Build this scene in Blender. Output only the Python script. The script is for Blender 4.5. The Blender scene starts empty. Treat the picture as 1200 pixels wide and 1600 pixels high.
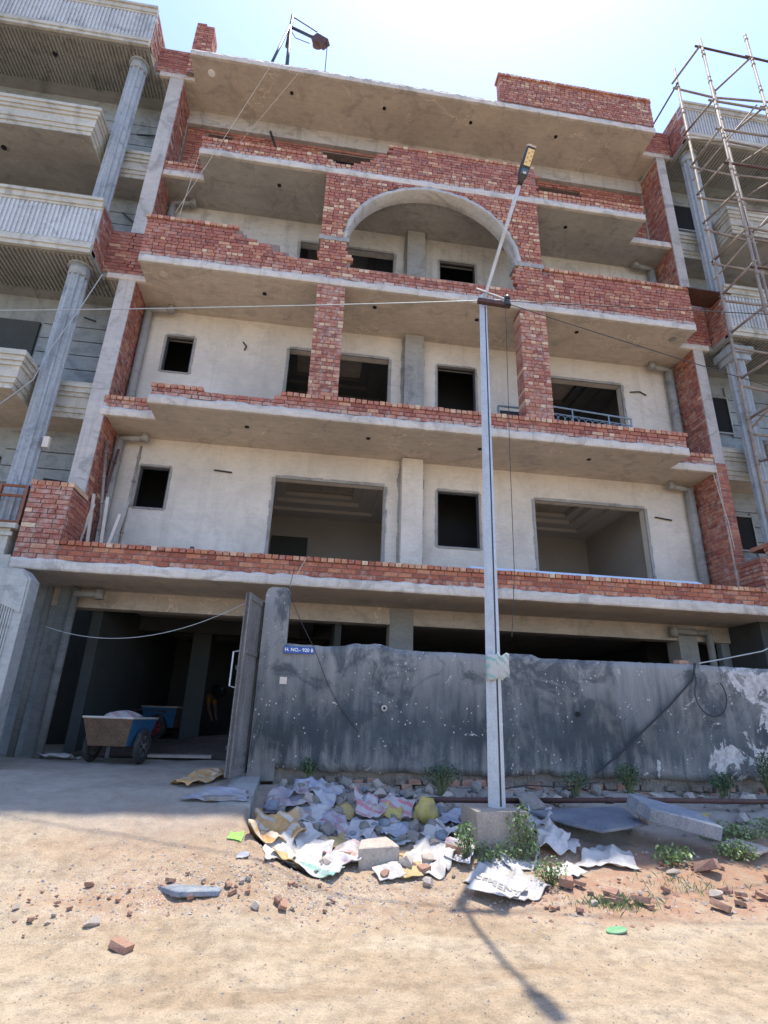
import bpy, bmesh, math, random
import numpy as np
from mathutils import Vector, Matrix, noise as mnoise
RND = random.Random(7)
R = math.radians
SC = bpy.context.scene
COL = SC.collection

# ------------------------------------------------------------------ camera
def cam_axes(yaw, pitch, roll):
    f = Vector((math.sin(yaw)*math.cos(pitch), math.cos(yaw)*math.cos(pitch), math.sin(pitch)))
    r0 = Vector((math.cos(yaw), -math.sin(yaw), 0)); u0 = r0.cross(f)
    return r0*math.cos(roll)+u0*math.sin(roll), u0*math.cos(roll)-r0*math.sin(roll), f
cd = bpy.data.cameras.new('camera'); cam = bpy.data.objects.new('camera', cd); COL.objects.link(cam)
_r, _u, _f = cam_axes(.125918, .358045, .035321)
m = Matrix((_r, _u, -_f)).transposed().to_4x4(); m.translation = Vector((0, 0, 1.6))
cam.matrix_world = m
cd.sensor_fit = 'HORIZONTAL'; cd.sensor_width = 36; cd.lens = 36*869.441/1200
cd.clip_start = .05; cd.clip_end = 2000
SC.camera = cam

# ------------------------------------------------------------------ sky, sun, exposure
SUN = Vector((.104, .15, 1)).normalized()
elev = math.asin(SUN.z); az = math.atan2(SUN.x, SUN.y)
w = bpy.data.worlds.new('World'); SC.world = w; w.use_nodes = True
nt = w.node_tree; bg = nt.nodes['Background']
sky = nt.nodes.new('ShaderNodeTexSky'); sky.sky_type = 'NISHITA'; sky.sun_disc = False
sky.sun_elevation = elev; sky.sun_rotation = az; sky.air_density = 1.0; sky.dust_density = .6; sky.ozone_density = 5
tn = nt.nodes.new('ShaderNodeMix'); tn.data_type = 'RGBA'; tn.blend_type = 'MULTIPLY'; tn.inputs[0].default_value = 1; tn.inputs[7].default_value = (1.0, .965, 1.0, 1)
nt.links.new(sky.outputs[0], tn.inputs[6]); nt.links.new(tn.outputs[2], bg.inputs[0]); bg.inputs[1].default_value = .15
sl = bpy.data.lights.new('sun', 'SUN'); sl.energy = 2.6; sl.angle = R(.55); sl.color = (1, .94, .82)
so = bpy.data.objects.new('sun', sl); COL.objects.link(so)
so.rotation_euler = SUN.to_track_quat('Z', 'Y').to_euler(); so.location = (0, 0, 40)
vs = SC.view_settings; vs.view_transform = 'Standard'; vs.look = 'None'; vs.gamma = 1; vs.exposure = 1.44
try: vs.use_curve_mapping = False
except Exception: pass
SC.cycles.max_bounces = 8; SC.cycles.diffuse_bounces = 5

# ------------------------------------------------------------------ materials
def newmat(name):
    mt = bpy.data.materials.new(name); mt.use_nodes = True
    n = mt.node_tree; b = n.nodes['Principled BSDF']
    return mt, n, b
class NB:
    """small node helper"""
    def __init__(s, nt, coord='obj'):
        s.n = nt; tc = nt.nodes.new('ShaderNodeTexCoord'); s.co = tc.outputs['Object' if coord == 'obj' else 'Generated']
    def node(s, t, **k):
        x = s.n.nodes.new(t)
        for a, v in k.items(): setattr(x, a, v)
        return x
    def link(s, a, b): s.n.links.new(a, b)
    def map(s, scale=(1, 1, 1), loc=(0, 0, 0)):
        x = s.node('ShaderNodeMapping'); s.link(s.co, x.inputs[0]); x.inputs['Scale'].default_value = scale; x.inputs['Location'].default_value = loc
        return x.outputs[0]
    def noise(s, scale, detail=5, rough=.6, vec=None, dist=0):
        x = s.node('ShaderNodeTexNoise'); s.link(vec or s.co, x.inputs['Vector'])
        x.inputs['Scale'].default_value = scale; x.inputs['Detail'].default_value = detail; x.inputs['Roughness'].default_value = rough
        x.inputs['Distortion'].default_value = dist
        return s.math('ADD', s.math('MULTIPLY', x.outputs[0], 1.65), -.325)
    def ramp(s, fac, stops, interp='LINEAR'):
        x = s.node('ShaderNodeValToRGB'); s.link(fac, x.inputs[0]); cr = x.color_ramp; cr.interpolation = interp
        while len(cr.elements) < len(stops): cr.elements.new(.5)
        for e, (p, c) in zip(cr.elements, stops):
            e.position = p; e.color = (c, c, c, 1) if not hasattr(c, '__len__') else (*c, 1)
        return x.outputs[0]
    def mix(s, fac, a, b, mode='MIX'):
        x = s.node('ShaderNodeMix', data_type='RGBA', blend_type=mode)
        for sock, v in ((x.inputs[0], fac), (x.inputs[6], a), (x.inputs[7], b)):
            if hasattr(v, 'is_linked') or isinstance(v, bpy.types.NodeSocket): s.link(v, sock)
            elif isinstance(v, (int, float)): sock.default_value = v
            else: sock.default_value = (*v, 1)
        return x.outputs[2]
    def math(s, op, a, b=0):
        x = s.node('ShaderNodeMath', operation=op)
        for sock, v in ((x.inputs[0], a), (x.inputs[1], b)):
            if isinstance(v, bpy.types.NodeSocket): s.link(v, sock)
            else: sock.default_value = v
        return x.outputs[0]
    def bump(s, h, bsdf, strength=.3, dist=.02):
        x = s.node('ShaderNodeBump'); s.link(h, x.inputs['Height']); x.inputs['Strength'].default_value = strength; x.inputs['Distance'].default_value = dist
        s.link(x.outputs[0], bsdf.inputs['Normal'])
def mul(c, k): return tuple(min(1, v*k) for v in c)
def simple(name, c, var=.25, scale=3, rough=.8, metal=0, bump=.15, stain=None, fine=40, streak=False):
    """weathered surface: two scales of noise over a base colour, optional stain colour"""
    mt, n, b = newmat(name); q = NB(n)
    a = q.noise(scale, 6, .6)
    col = q.ramp(a, [(.3, mul(c, 1-var)), (.5, c), (.72, mul(c, 1+var*.7))])
    f = q.noise(fine, 4, .65)
    col = q.mix(.5, col, q.ramp(f, [(.3, mul(c, 1-var)), (.7, mul(c, 1+var))]), 'MIX')
    if stain:
        sv = q.map((3, 3, .35)) if streak else None
        st = q.noise(scale*.45, 7, .62, vec=sv, dist=.6)
        col = q.mix(q.ramp(st, [(.5, 0.), (.85, .7)]), col, stain)
    n.links.new(col, b.inputs['Base Color']); b.inputs['Roughness'].default_value = rough; b.inputs['Metallic'].default_value = metal
    if bump: q.bump(q.noise(fine*.8, 6, .7), b, bump, .02)
    return mt
def concrete(name, c, dark, light=None, board=0, rough=.9, streak=.5, crack=.3, seed=0., blotch=1.):
    """site concrete: patches, drips, shuttering lines, efflorescence"""
    mt, n, b = newmat(name); q = NB(n); loc = (seed*3.1, seed*1.7, seed)
    base = q.map((1, 1, 1), loc)
    a = q.noise(.8, 6, .6, vec=base, dist=.3)
    col = q.ramp(a, [(.15, mul(c, .82)), (.5, c), (.85, mul(c, 1.14))])
    pt = q.noise(1.7, 7, .68, vec=base, dist=1.2)
    col = q.mix(q.ramp(pt, [(.56, 0.), (.70, .55*blotch), (1., .8*blotch)]), col, dark)
    st = q.noise(3.2, 6, .6, vec=q.map((1.6, 1.6, .12), loc))
    col = q.mix(q.ramp(st, [(.55, 0.), (.95, streak)]), col, dark)
    tr = q.noise(9, 4, .6, vec=q.map((.5, 1, 1.6), loc), dist=.8)
    col = q.mix(.5*blotch, col, q.ramp(tr, [(.2, .78), (.5, 1.), (.8, 1.16)]), 'MULTIPLY')
    fi = q.noise(60, 4, .7)
    col = q.mix(.5, col, q.ramp(fi, [(.2, .7), (.5, 1.), (.85, 1.2)]), 'MULTIPLY')
    h = q.math('ADD', fi, tr)
    if board:
        br = q.node('ShaderNodeTexBrick'); q.link(q.map((1, 1, 1), (seed, .3, 0)), br.inputs[0]); br.offset = .5
        br.inputs['Scale'].default_value = 1; br.inputs['Brick Width'].default_value = board*2.2; br.inputs['Row Height'].default_value = board; br.inputs['Mortar Size'].default_value = .006; br.inputs['Mortar Smooth'].default_value = .6
        br.inputs['Color1'].default_value = (1, 1, 1, 1); br.inputs['Color2'].default_value = (.86, .86, .86, 1); br.inputs['Mortar'].default_value = (.62, .6, .58, 1)
        col = q.mix(.55, col, br.outputs[0], 'MULTIPLY')
    cn = q.noise(1.3, 5, .55, vec=q.map((1, 1, 1), (seed+4, 2, 0)), dist=.6)
    iso = q.math('ABSOLUTE', q.math('SUBTRACT', cn, .5))
    mk = q.math('MULTIPLY', q.ramp(iso, [(.0, 1.), (.012, 0.)]), q.ramp(q.noise(.9, 3, .5, vec=q.map((1, 1, 1), (9+seed, 0, 0))), [(.55, 0.), (.75, crack)]))
    col = q.mix(mk, col, light or mul(c, 1.7))
    n.links.new(col, b.inputs['Base Color']); b.inputs['Roughness'].default_value = rough
    q.bump(h, b, .3, .015)
    return mt
M = {}
def brick_mat(name, obj):
    mt, n, b = newmat(name); q = NB(n)
    if obj:
        oi = q.node('ShaderNodeObjectInfo'); rnd = oi.outputs['Random']
        sep = q.node('ShaderNodeSeparateColor'); q.link(oi.outputs['Color'], sep.inputs[0]); smear = sep.outputs[0]
        rnd = q.math('FRACT', q.math('MULTIPLY', rnd, 7.31))
        rnd = q.math('ADD', q.math('MULTIPLY', rnd, .75), q.math('MULTIPLY', sep.outputs[1], .32))
        gm = q.node('ShaderNodeNewGeometry'); pos = gm.outputs['Position']
    else:
        at = q.node('ShaderNodeAttribute', attribute_name='tint'); rnd = at.outputs['Fac']
        at2 = q.node('ShaderNodeAttribute', attribute_name='smear'); smear = at2.outputs['Fac']; pos = q.co
    col = q.ramp(rnd, [(0, (.25, .075, .048)), (.35, (.36, .115, .066)), (.62, (.43, .165, .09)), (.82, (.50, .235, .13)), (.93, (.57, .34, .21)), (1, (.62, .45, .31))] if obj else
                 [(0, (.235, .078, .06)), (.35, (.325, .112, .08)), (.62, (.385, .145, .098)), (.82, (.45, .205, .128)), (.93, (.54, .31, .19)), (1, (.62, .44, .29))])
    nz = q.noise(22, 5, .7, vec=pos)
    col = q.mix(.55, col, q.ramp(nz, [(.3, .55), (.5, .95), (.7, 1.25)]), 'MULTIPLY')
    # lime/mortar smears
    ms = q.noise(9, 6, .7, vec=pos)
    thr = q.math('ADD', ms, q.math('MULTIPLY', smear, .42))
    wv = q.noise(1.1, 3, .5, vec=pos)
    thr = q.math('ADD', thr, q.math('MULTIPLY', q.math('SUBTRACT', wv, .5), .22))
    col = q.mix(q.ramp(thr, [(.60, 0.), (1.0, .8)]), col, (.47, .40, .35))
    n.links.new(col, b.inputs['Base Color']); b.inputs['Roughness'].default_value = .93
    q.bump(q.noise(60, 5, .7, vec=pos), b, .5, .01)
    return mt
M['brick_o'] = brick_mat('brick_single', True); M['brick'] = brick_mat('brick_laid', False)
M['mortar'] = simple('mortar', (.235, .175, .15), .3, 5, .95, bump=.5, stain=(.2, .12, .1))
M['fascia'] = concrete('slab_edge_concrete', (.55, .495, .43), (.29, .255, .215), streak=.7, crack=0)
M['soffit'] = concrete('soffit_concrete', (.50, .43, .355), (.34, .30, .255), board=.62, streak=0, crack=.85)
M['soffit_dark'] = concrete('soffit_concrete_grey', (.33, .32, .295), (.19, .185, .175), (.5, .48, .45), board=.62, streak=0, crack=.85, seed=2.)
M['plaster'] = concrete('cement_plaster', (.60, .545, .475), (.40, .365, .32), streak=.45, crack=.2, blotch=.5)
M['plaster_mid'] = concrete('cement_plaster_greyer', (.50, .475, .43), (.24, .235, .22), streak=.7, crack=.3, seed=1., blotch=.7)
M['cement'] = concrete('grey_cement', (.31, .30, .28), (.15, .15, .145), streak=.6, crack=0)
M['pier'] = concrete('pier_concrete', (.44, .41, .38), (.22, .205, .19), streak=.8, crack=.2)
M['boarded'] = concrete('boarded_arch_concrete', (.43, .41, .38), (.22, .21, .2), board=.14, streak=.3, crack=0)
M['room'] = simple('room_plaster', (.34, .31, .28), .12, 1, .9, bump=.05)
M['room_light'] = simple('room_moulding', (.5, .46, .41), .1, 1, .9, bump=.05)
M['window_gloom'] = simple('painted_gloom', (.025, .026, .028), .2, 2, .95, bump=0)  # near-black colour paints the darkness behind the small windows
M['room_dim'] = simple('dimmed_room_plaster', (.13, .13, .125), .2, 1, .95, bump=.05)  # room plaster darkened in colour to dim the upper rooms
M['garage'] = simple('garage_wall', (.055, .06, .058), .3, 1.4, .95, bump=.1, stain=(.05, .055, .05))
M['ncem'] = concrete('neighbour_cement', (.35, .36, .35), (.19, .2, .2), streak=.7, crack=.3)
M['ncem_light'] = concrete('neighbour_cement_pale', (.48, .49, .49), (.27, .28, .28), streak=.8, crack=0)
M['nmould'] = concrete('neighbour_moulding', (.47, .445, .38), (.24, .225, .18), streak=.8, crack=0)
M['ncol'] = concrete('fluted_column_cement', (.335, .36, .38), (.15, .17, .18), streak=.8, crack=0)
M['nwall'] = concrete('neighbour_rear_wall', (.29, .315, .32), (.14, .16, .17), streak=.7, crack=.2)
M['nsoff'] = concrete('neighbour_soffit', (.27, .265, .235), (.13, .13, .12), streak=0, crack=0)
M['dark'] = simple('painted_void', (.008, .008, .009), .1, 3, .9, bump=0)  # flat near-black stands in for the unlit depth of holes and doorways
M['conduit'] = simple('black_conduit', (.015, .015, .017), .2, 3, .5, bump=0)
M['galv'] = simple('galvanised_metal', (.40, .42, .45), .2, 6, .45, .55, bump=.05, stain=(.33, .32, .31), streak=True)
M['pole'] = simple('street_pole_paint', (.50, .52, .54), .15, 5, .5, .3, bump=.1, stain=(.44, .40, .35), streak=True)
M['steel_rust'] = simple('rusty_brown_steel', (.10, .05, .04), .4, 8, .7, .3, bump=.2)
M['steel_dark'] = simple('dark_steel', (.05, .05, .055), .3, 8, .5, .4, bump=.1)
M['scaf'] = simple('weathered_scaffold_tube', (.27, .22, .18), .35, 4, .65, .2, bump=.2, stain=(.13, .06, .045))
M['bluegrill'] = simple('blue_grey_paint', (.20, .27, .34), .15, 8, .5, .3, bump=.05)
M['bluebeam'] = simple('pale_blue_channel', (.45, .55, .68), .1, 5, .45, .3, bump=.05)
M['rail_brown'] = simple('brown_railing_paint', (.20, .07, .035), .25, 6, .5, .1, bump=.1)
M['wood_old'] = simple('weathered_grey_gate', (.15, .14, .13), .4, 2.5, .85, bump=.45, stain=(.32, .30, .27), fine=30, streak=True)
M['rubber'] = simple('tyre_rubber', (.035, .035, .035), .3, 20, .9, bump=.2, stain=(.13, .11, .09))
M['rim'] = simple('dull_wheel_rim', (.22, .21, .19), .3, 10, .6, .5, bump=.1)
M['red_rim'] = simple('red_wheel_rim', (.32, .04, .05), .3, 10, .6, .1, bump=.1)
M['cart_rust'] = simple('rusted_cart_panel', (.13, .08, .05), .4, 5, .75, .1, bump=.3, stain=(.10, .06, .04))
M['cart_blue'] = simple('blue_cart_paint', (.035, .15, .30), .3, 8, .6, .1, bump=.15, stain=(.14, .08, .05))
M['stone'] = simple('grey_rubble_stone', (.25, .225, .20), .3, 9, .95, bump=.6, stain=(.36, .31, .26))
M['stone_light'] = simple('pale_rubble_stone', (.44, .37, .31), .25, 9, .95, bump=.5)
M['stone_blue'] = simple('blue_grey_stone_slab', (.21, .235, .27), .35, 4, .85, bump=.5, stain=(.36, .34, .32), streak=True)
M['slate'] = simple('dark_stone_sheet', (.13, .15, .18), .25, 4, .7, bump=.25, stain=(.28, .27, .26))
M['brickbat'] = simple('broken_brick', (.36, .20, .14), .3, 14, .95, bump=.5, stain=(.42, .31, .23))
M['footing'] = simple('earthy_footing', (.20, .165, .13), .35, 8, .95, bump=.6, stain=(.32, .27, .22))
M['dim_cement'] = concrete('shade_toned_cement', (.19, .195, .185), (.10, .10, .095), streak=.7, crack=0)  # darker copy of the grey cement, balcony shade put into the colour
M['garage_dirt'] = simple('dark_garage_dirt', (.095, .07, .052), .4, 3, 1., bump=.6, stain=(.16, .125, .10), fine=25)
M['block'] = simple('cast_concrete_block', (.36, .30, .245), .25, 5, .9, bump=.5, stain=(.24, .2, .17))
M['skin'] = simple('skin', (.16, .085, .055), .1, 8, .6, bump=0)
M['orange_vest'] = simple('orange_shirt', (.30, .11, .02), .2, 8, .9, bump=.1)
M['trousers'] = simple('dark_trousers', (.03, .03, .035), .2, 8, .9, bump=.1)
M['hair'] = simple('black_hair', (.01, .01, .01), .1, 8, .6, bump=0)
M['sign_blue'] = simple('enamel_blue', (.012, .07, .30), .1, 8, .35, bump=0)
M['white'] = simple('lettering_and_sky_white', (.8, .8, .8), .03, 8, .5, bump=0)
M['pale_tile'] = simple('pale_tile', (.60, .52, .43), .08, 8, .5, bump=0)
M['dusty_floor'] = simple('dusty_garage_floor', (.17, .13, .10), .3, 2, .95, bump=.2)
M['cable'] = simple('black_cable', (.02, .02, .022), .1, 5, .5, bump=0)
M['cable_grey'] = simple('grey_cable', (.35, .38, .38), .15, 5, .6, bump=0)
M['rope'] = simple('pale_cord', (.55, .48, .40), .1, 5, .9, bump=0)

# dirt ground: beige compacted soil, redder and darker patches, white grit, grey dust on the driveway
def ground_mat():
    mt, n, b = newmat('dusty_soil'); q = NB(n)
    big = q.noise(.55, 6, .6, dist=.5)
    col = q.ramp(big, [(.2, (.30, .215, .135)), (.5, (.385, .29, .19)), (.8, (.44, .345, .24))])
    st = q.noise(1.3, 7, .65, vec=q.map((.55, 1.8, 1)), dist=.5)
    col = q.mix(q.ramp(st, [(.42, .0), (.66, .6)]), col, (.46, .375, .275))
    med = q.noise(7, 6, .7)
    col = q.mix(.7, col, q.ramp(med, [(.3, .68), (.5, 1.), (.7, 1.2)]), 'MULTIPLY')
    fine = q.noise(70, 5, .75)
    col = q.mix(.8, col, q.ramp(fine, [(.28, .55), (.45, 1.), (.6, 1.03), (.75, 1.22)]), 'MULTIPLY')
    at = q.node('ShaderNodeAttribute', attribute_name='grey'); col = q.mix(at.outputs['Fac'], col, q.ramp(q.noise(2.2, 6, .65), [(.3, (.27, .25, .225)), (.7, (.38, .355, .32))]))
    a2 = q.node('ShaderNodeAttribute', attribute_name='red'); col = q.mix(q.math('MULTIPLY', a2.outputs['Fac'], q.ramp(q.noise(5, 5, .7), [(.3, .25), (.65, .9)])), col, (.36, .19, .115))
    # dark and pale grains
    v = q.node('ShaderNodeTexVoronoi'); q.link(q.co, v.inputs[0]); v.inputs['Scale'].default_value = 26
    spec = q.math('MULTIPLY', q.ramp(v.outputs['Distance'], [(.07, 1.), (.13, 0.)]), q.ramp(q.noise(3, 3, .5), [(.5, 0.), (.6, 1.)]))
    col = q.mix(spec, col, (.12, .08, .06))
    a3 = q.node('ShaderNodeAttribute', attribute_name='grit'); v2 = q.node('ShaderNodeTexVoronoi'); q.link(q.co, v2.inputs[0]); v2.inputs['Scale'].default_value = 55
    sp2 = q.math('MULTIPLY', q.ramp(v2.outputs['Distance'], [(.18, 1.), (.32, 0.)]), q.math('MULTIPLY', a3.outputs['Fac'], q.ramp(q.noise(6, 4, .6), [(.42, 0.), (.55, 1.)])))
    col = q.mix(sp2, col, (.62, .56, .50))
    n.links.new(col, b.inputs['Base Color']); b.inputs['Roughness'].default_value = 1.
    q.bump(q.math('ADD', q.math('MULTIPLY', med, 1.2), fine), b, .6, .025)
    return mt
M['ground'] = ground_mat()

def painted_wall_mat():
    """old blue-black paint: bare patches, drips, chips"""
    mt, n, b = newmat('old_blue_black_paint'); q = NB(n)
    big = q.noise(.9, 6, .62, dist=.4)
    col = q.ramp(big, [(.30, (.024, .032, .037)), (.5, (.043, .054, .060)), (.8, (.095, .105, .108))])
    geo = q.node('ShaderNodeSeparateXYZ'); q.link(q.co, geo.inputs[0])
    # dusty grey-brown wash near the top of the wall and again at its foot
    sv = q.noise(3.0, 6, .65, vec=q.map((2.2, 1, .28)))
    zt = q.math('ADD', geo.outputs['Z'], q.math('MULTIPLY', q.math('SUBTRACT', sv, .5), 1.15))
    col = q.mix(q.ramp(q.math('MULTIPLY', zt, .33), [(.52, 0.), (.84, .95)]), col, (.25, .245, .23))
    col = q.mix(q.ramp(q.math('MULTIPLY', zt, .5), [(.44, .9), (.66, 0.)]), col, (.215, .205, .19))
    dk = q.noise(1.6, 6, .7, dist=.8)
    col = q.mix(q.ramp(dk, [(.50, 0.), (.66, .75)]), col, (.022, .032, .042))
    rz = q.noise(2.2, 6, .7, vec=q.map((1, 1, .5), (5, 0, 2)), dist=.6)
    col = q.mix(q.ramp(rz, [(.55, 0.), (.8, .6)]), col, (.20, .185, .165))
    bare = q.noise(2.3, 8, .72, dist=.5)
    bx = q.ramp(q.math('MULTIPLY', geo.outputs['X'], .1), [(.0, .0), (.55, .0), (.70, .20)])
    lz = q.ramp(q.math('MULTIPLY', geo.outputs['Z'], .5), [(.5, .06), (.9, 0.)])
    bare = q.math('ADD', q.math('ADD', bare, bx), lz)
    col = q.mix(q.ramp(bare, [(.735, 0.), (.75, 1.)]), col, q.ramp(q.noise(15, 4, .6), [(.3, (.33, .31, .29)), (.7, (.52, .5, .48))]))
    ch = q.node('ShaderNodeTexVoronoi'); q.link(q.map((1, 1, .8)), ch.inputs[0]); ch.inputs['Scale'].default_value = 15; ch.inputs['Randomness'].default_value = 1
    chip = q.math('MULTIPLY', q.ramp(ch.outputs['Distance'], [(.10, 1.), (.17, 0.)]), q.ramp(q.noise(2.2, 6, .75), [(.52, 0.), (.60, 1.)]))
    col = q.mix(chip, col, (.55, .54, .52))
    drip = q.noise(9, 5, .7, vec=q.map((3, 1, .16)))
    col = q.mix(q.ramp(drip, [(.72, 0.), (.95, .4)]), col, (.30, .30, .30))
    n.links.new(col, b.inputs['Base Color']); b.inputs['Roughness'].default_value = .62
    q.bump(q.math('ADD', q.noise(35, 6, .7), q.math('MULTIPLY', q.ramp(bare, [(.735, 1.), (.75, 0.)]), .6)), b, .35, .02)
    return mt
M['paintwall'] = painted_wall_mat()

def sack_mat(name, c, c2=None, stripes=None, trans=.15):
    mt, n, b = newmat(name); q = NB(n)
    a = q.noise(6, 6, .7)
    col = q.ramp(a, [(.3, mul(c, .72)), (.55, c), (.75, mul(c, 1.15))])
    if c2:
        wv = q.node('ShaderNodeTexWave', bands_direction='DIAGONAL'); q.link(q.co, wv.inputs[0]); wv.inputs['Scale'].default_value = stripes or 2.2; wv.inputs['Distortion'].default_value = 3; wv.inputs['Detail'].default_value = 2
        col = q.mix(q.math('MULTIPLY', q.ramp(wv.outputs['Fac'], [(.64, 0.), (.70, .85)]), q.ramp(q.noise(3.5, 4, .6), [(.38, 0.), (.5, 1.)])), col, c2)
    col = q.mix(q.ramp(q.noise(3, 6, .7), [(.30, .15), (.85, .85)]), col, (.30, .25, .20))
    n.links.new(col, b.inputs['Base Color']); b.inputs['Roughness'].default_value = .6
    q.bump(q.noise(28, 5, .6), b, .5, .01)
    return mt
M['s_white'] = sack_mat('white_woven_plastic', (.62, .59, .56))
M['s_grey'] = sack_mat('greyish_woven_plastic', (.50, .49, .49))
M['s_pink'] = sack_mat('white_sack_pink_print', (.56, .51, .51), (.42, .18, .22))
M['s_red'] = sack_mat('white_sack_red_print', (.50, .46, .48), (.55, .06, .14), 3)
M['s_blue'] = sack_mat('bluish_sack', (.38, .41, .48), (.20, .24, .40), 3.5)
M['s_purple'] = sack_mat('purplish_sack', (.34, .32, .38), (.28, .12, .18), 2.2)
M['s_orange'] = sack_mat('orange_striped_sack', (.66, .36, .10), (.68, .60, .50), 2.5)
M['s_yellow'] = sack_mat('yellow_cloth', (.55, .42, .06))
M['s_brown'] = sack_mat('brown_paper', (.48, .33, .09))
M['s_teal'] = sack_mat('teal_edged_sack', (.55, .60, .56), (.06, .38, .32), 1.6)
M['s_green'] = sack_mat('bright_green_plastic', (.20, .72, .03))
def leaf_mat(name, c):
    mt, n, b = newmat(name); q = NB(n)
    at = q.node('ShaderNodeAttribute', attribute_name='tint')
    col = q.ramp(at.outputs['Fac'], [(0, mul(c, .5)), (.5, c), (1, mul(c, 1.8))])
    n.links.new(col, b.inputs['Base Color']); b.inputs['Roughness'].default_value = .5
    b.inputs['Transmission Weight'].default_value = 0
    return mt
M['leaf'] = leaf_mat('green_leaf', (.11, .165, .06)); M['leaf_pale'] = leaf_mat('dusty_pale_leaf', (.17, .24, .09)); M['leaf_dark'] = leaf_mat('dark_leaf', (.03, .07, .03))
M['stem'] = simple('plant_stem', (.12, .13, .05), .2, 8, .8, bump=0)

# ------------------------------------------------------------------ mesh builder
class MB:
    def __init__(s): s.v = []; s.f = []; s.mi = []; s.sm = []; s.t = []; s.s = []; s.tint = 0.; s.smear = 0.
    def face(s, idx, mi=0, smooth=False): s.f.append(idx); s.mi.append(mi); s.sm.append(smooth); s.t.append(s.tint); s.s.append(s.smear)
    def box(s, a, b, mi=0, jit=0, faces='all'):
        o = len(s.v); J = (lambda: RND.uniform(-jit, jit)) if jit else (lambda: 0)
        for z in (a[2], b[2]):
            for x, y in ((a[0], a[1]), (b[0], a[1]), (b[0], b[1]), (a[0], b[1])): s.v.append((x+J(), y+J(), z+J()))
        for q in ((0, 3, 2, 1), (4, 5, 6, 7), (0, 1, 5, 4), (1, 2, 6, 5), (2, 3, 7, 6), (3, 0, 4, 7)): s.face(tuple(o+i for i in q), mi)
        return s
    def obox(s, M4, sz, mi=0):
        """oriented box, full sizes sz centred on M4"""
        o = len(s.v)
        for z in (-.5, .5):
            for x, y in ((-.5, -.5), (.5, -.5), (.5, .5), (-.5, .5)): s.v.append(tuple(M4 @ Vector((x*sz[0], y*sz[1], z*sz[2]))))
        for q in ((0, 3, 2, 1), (4, 5, 6, 7), (0, 1, 5, 4), (1, 2, 6, 5), (2, 3, 7, 6), (3, 0, 4, 7)): s.face(tuple(o+i for i in q), mi)
        return s
    def prism(s, poly, y0, y1, axis='y', mi=0):
        """poly in (x,z) extruded along y, or (y,z) extruded along x, or (x,y) along z"""
        o = len(s.v); n = len(poly)
        P = {'y': lambda p, t: (p[0], t, p[1]), 'x': lambda p, t: (t, p[0], p[1]), 'z': lambda p, t: (p[0], p[1], t)}[axis]
        for t in (y0, y1):
            for p in poly: s.v.append(P(p, t))
        s.face(tuple(range(o, o+n)), mi); s.face(tuple(range(o+2*n-1, o+n-1, -1)), mi)
        for i in range(n): j = (i+1) % n; s.face((o+i, o+n+i, o+n+j, o+j), mi)
        return s
    def tube(s, pts, rad, n=8, mi=0, cap=True):
        pts = [Vector(p) for p in pts]; rads = rad if hasattr(rad, '__len__') else [rad]*len(pts); rings = []
        prev = None
        for i, p in enumerate(pts):
            d = (pts[min(i+1, len(pts)-1)]-pts[max(i-1, 0)]).normalized()
            if prev is None:
                a = d.cross(Vector((0, 0, 1)) if abs(d.z) < .9 else Vector((1, 0, 0))).normalized()
            else: a = (prev - d*prev.dot(d)).normalized()
            prev = a; b = d.cross(a); o = len(s.v); rings.append(o)
            for k in range(n):
                t = 2*math.pi*k/n; s.v.append(tuple(p+(a*math.cos(t)+b*math.sin(t))*rads[i]))
        for o, o2 in zip(rings, rings[1:]):
            for k in range(n): j = (k+1) % n; s.face((o+k, o+j, o2+j, o2+k), mi, n > 6)
        if cap: s.face(tuple(rings[0]+k for k in range(n))[::-1], mi); s.face(tuple(rings[-1]+k for k in range(n)), mi)
        return s
    def build(s, name, mats, parent=None, recalc=False, loc=None):
        me = bpy.data.meshes.new(name); me.from_pydata(s.v, [], s.f)
        if not isinstance(mats, (list, tuple)): mats = [mats]
        for mt in mats: me.materials.append(M[mt] if isinstance(mt, str) else mt)
        me.polygons.foreach_set('material_index', s.mi); me.polygons.foreach_set('use_smooth', s.sm)
        if any(s.t): me.attributes.new('tint', 'FLOAT', 'FACE').data.foreach_set('value', s.t)
        if any(s.s): me.attributes.new('smear', 'FLOAT', 'FACE').data.foreach_set('value', s.s)
        if recalc:
            bm = bmesh.new(); bm.from_mesh(me); bmesh.ops.recalc_face_normals(bm, faces=bm.faces); bm.to_mesh(me); bm.free()
        me.update()
        o = bpy.data.objects.new(name, me); COL.objects.link(o)
        if loc is not None:
            L = Vector(loc); me.transform(Matrix.Translation(-L)); o.location = L
        if parent:
            o.parent = parent
            pl = parent.matrix_world.translation if False else Vector(parent.location)
            if parent.parent: pl = pl+Vector(parent.parent.location)
            o.location = Vector(o.location)-pl
        return o
def thing(name, label, cat, loc=(0, 0, 0), group=None):
    o = bpy.data.objects.new(name, None); COL.objects.link(o); o.location = loc; o.empty_display_size = .2
    return tag(o, label, cat, group)
def tag(o, label=None, cat=None, group=None, kind=None):
    if label: o['label'] = label
    if cat: o['category'] = cat
    if group: o['group'] = group
    if kind: o['kind'] = kind
    return o
def nz(x, y=0, z=0): return mnoise.noise(Vector((x, y, z)))
def fbm(x, y, z=0, o=4):
    v = 0; a = 1
    for i in range(o): v += a*mnoise.noise(Vector((x, y, z))); x *= 2.1; y *= 2.1; z *= 2.1; a *= .5
    return v

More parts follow.
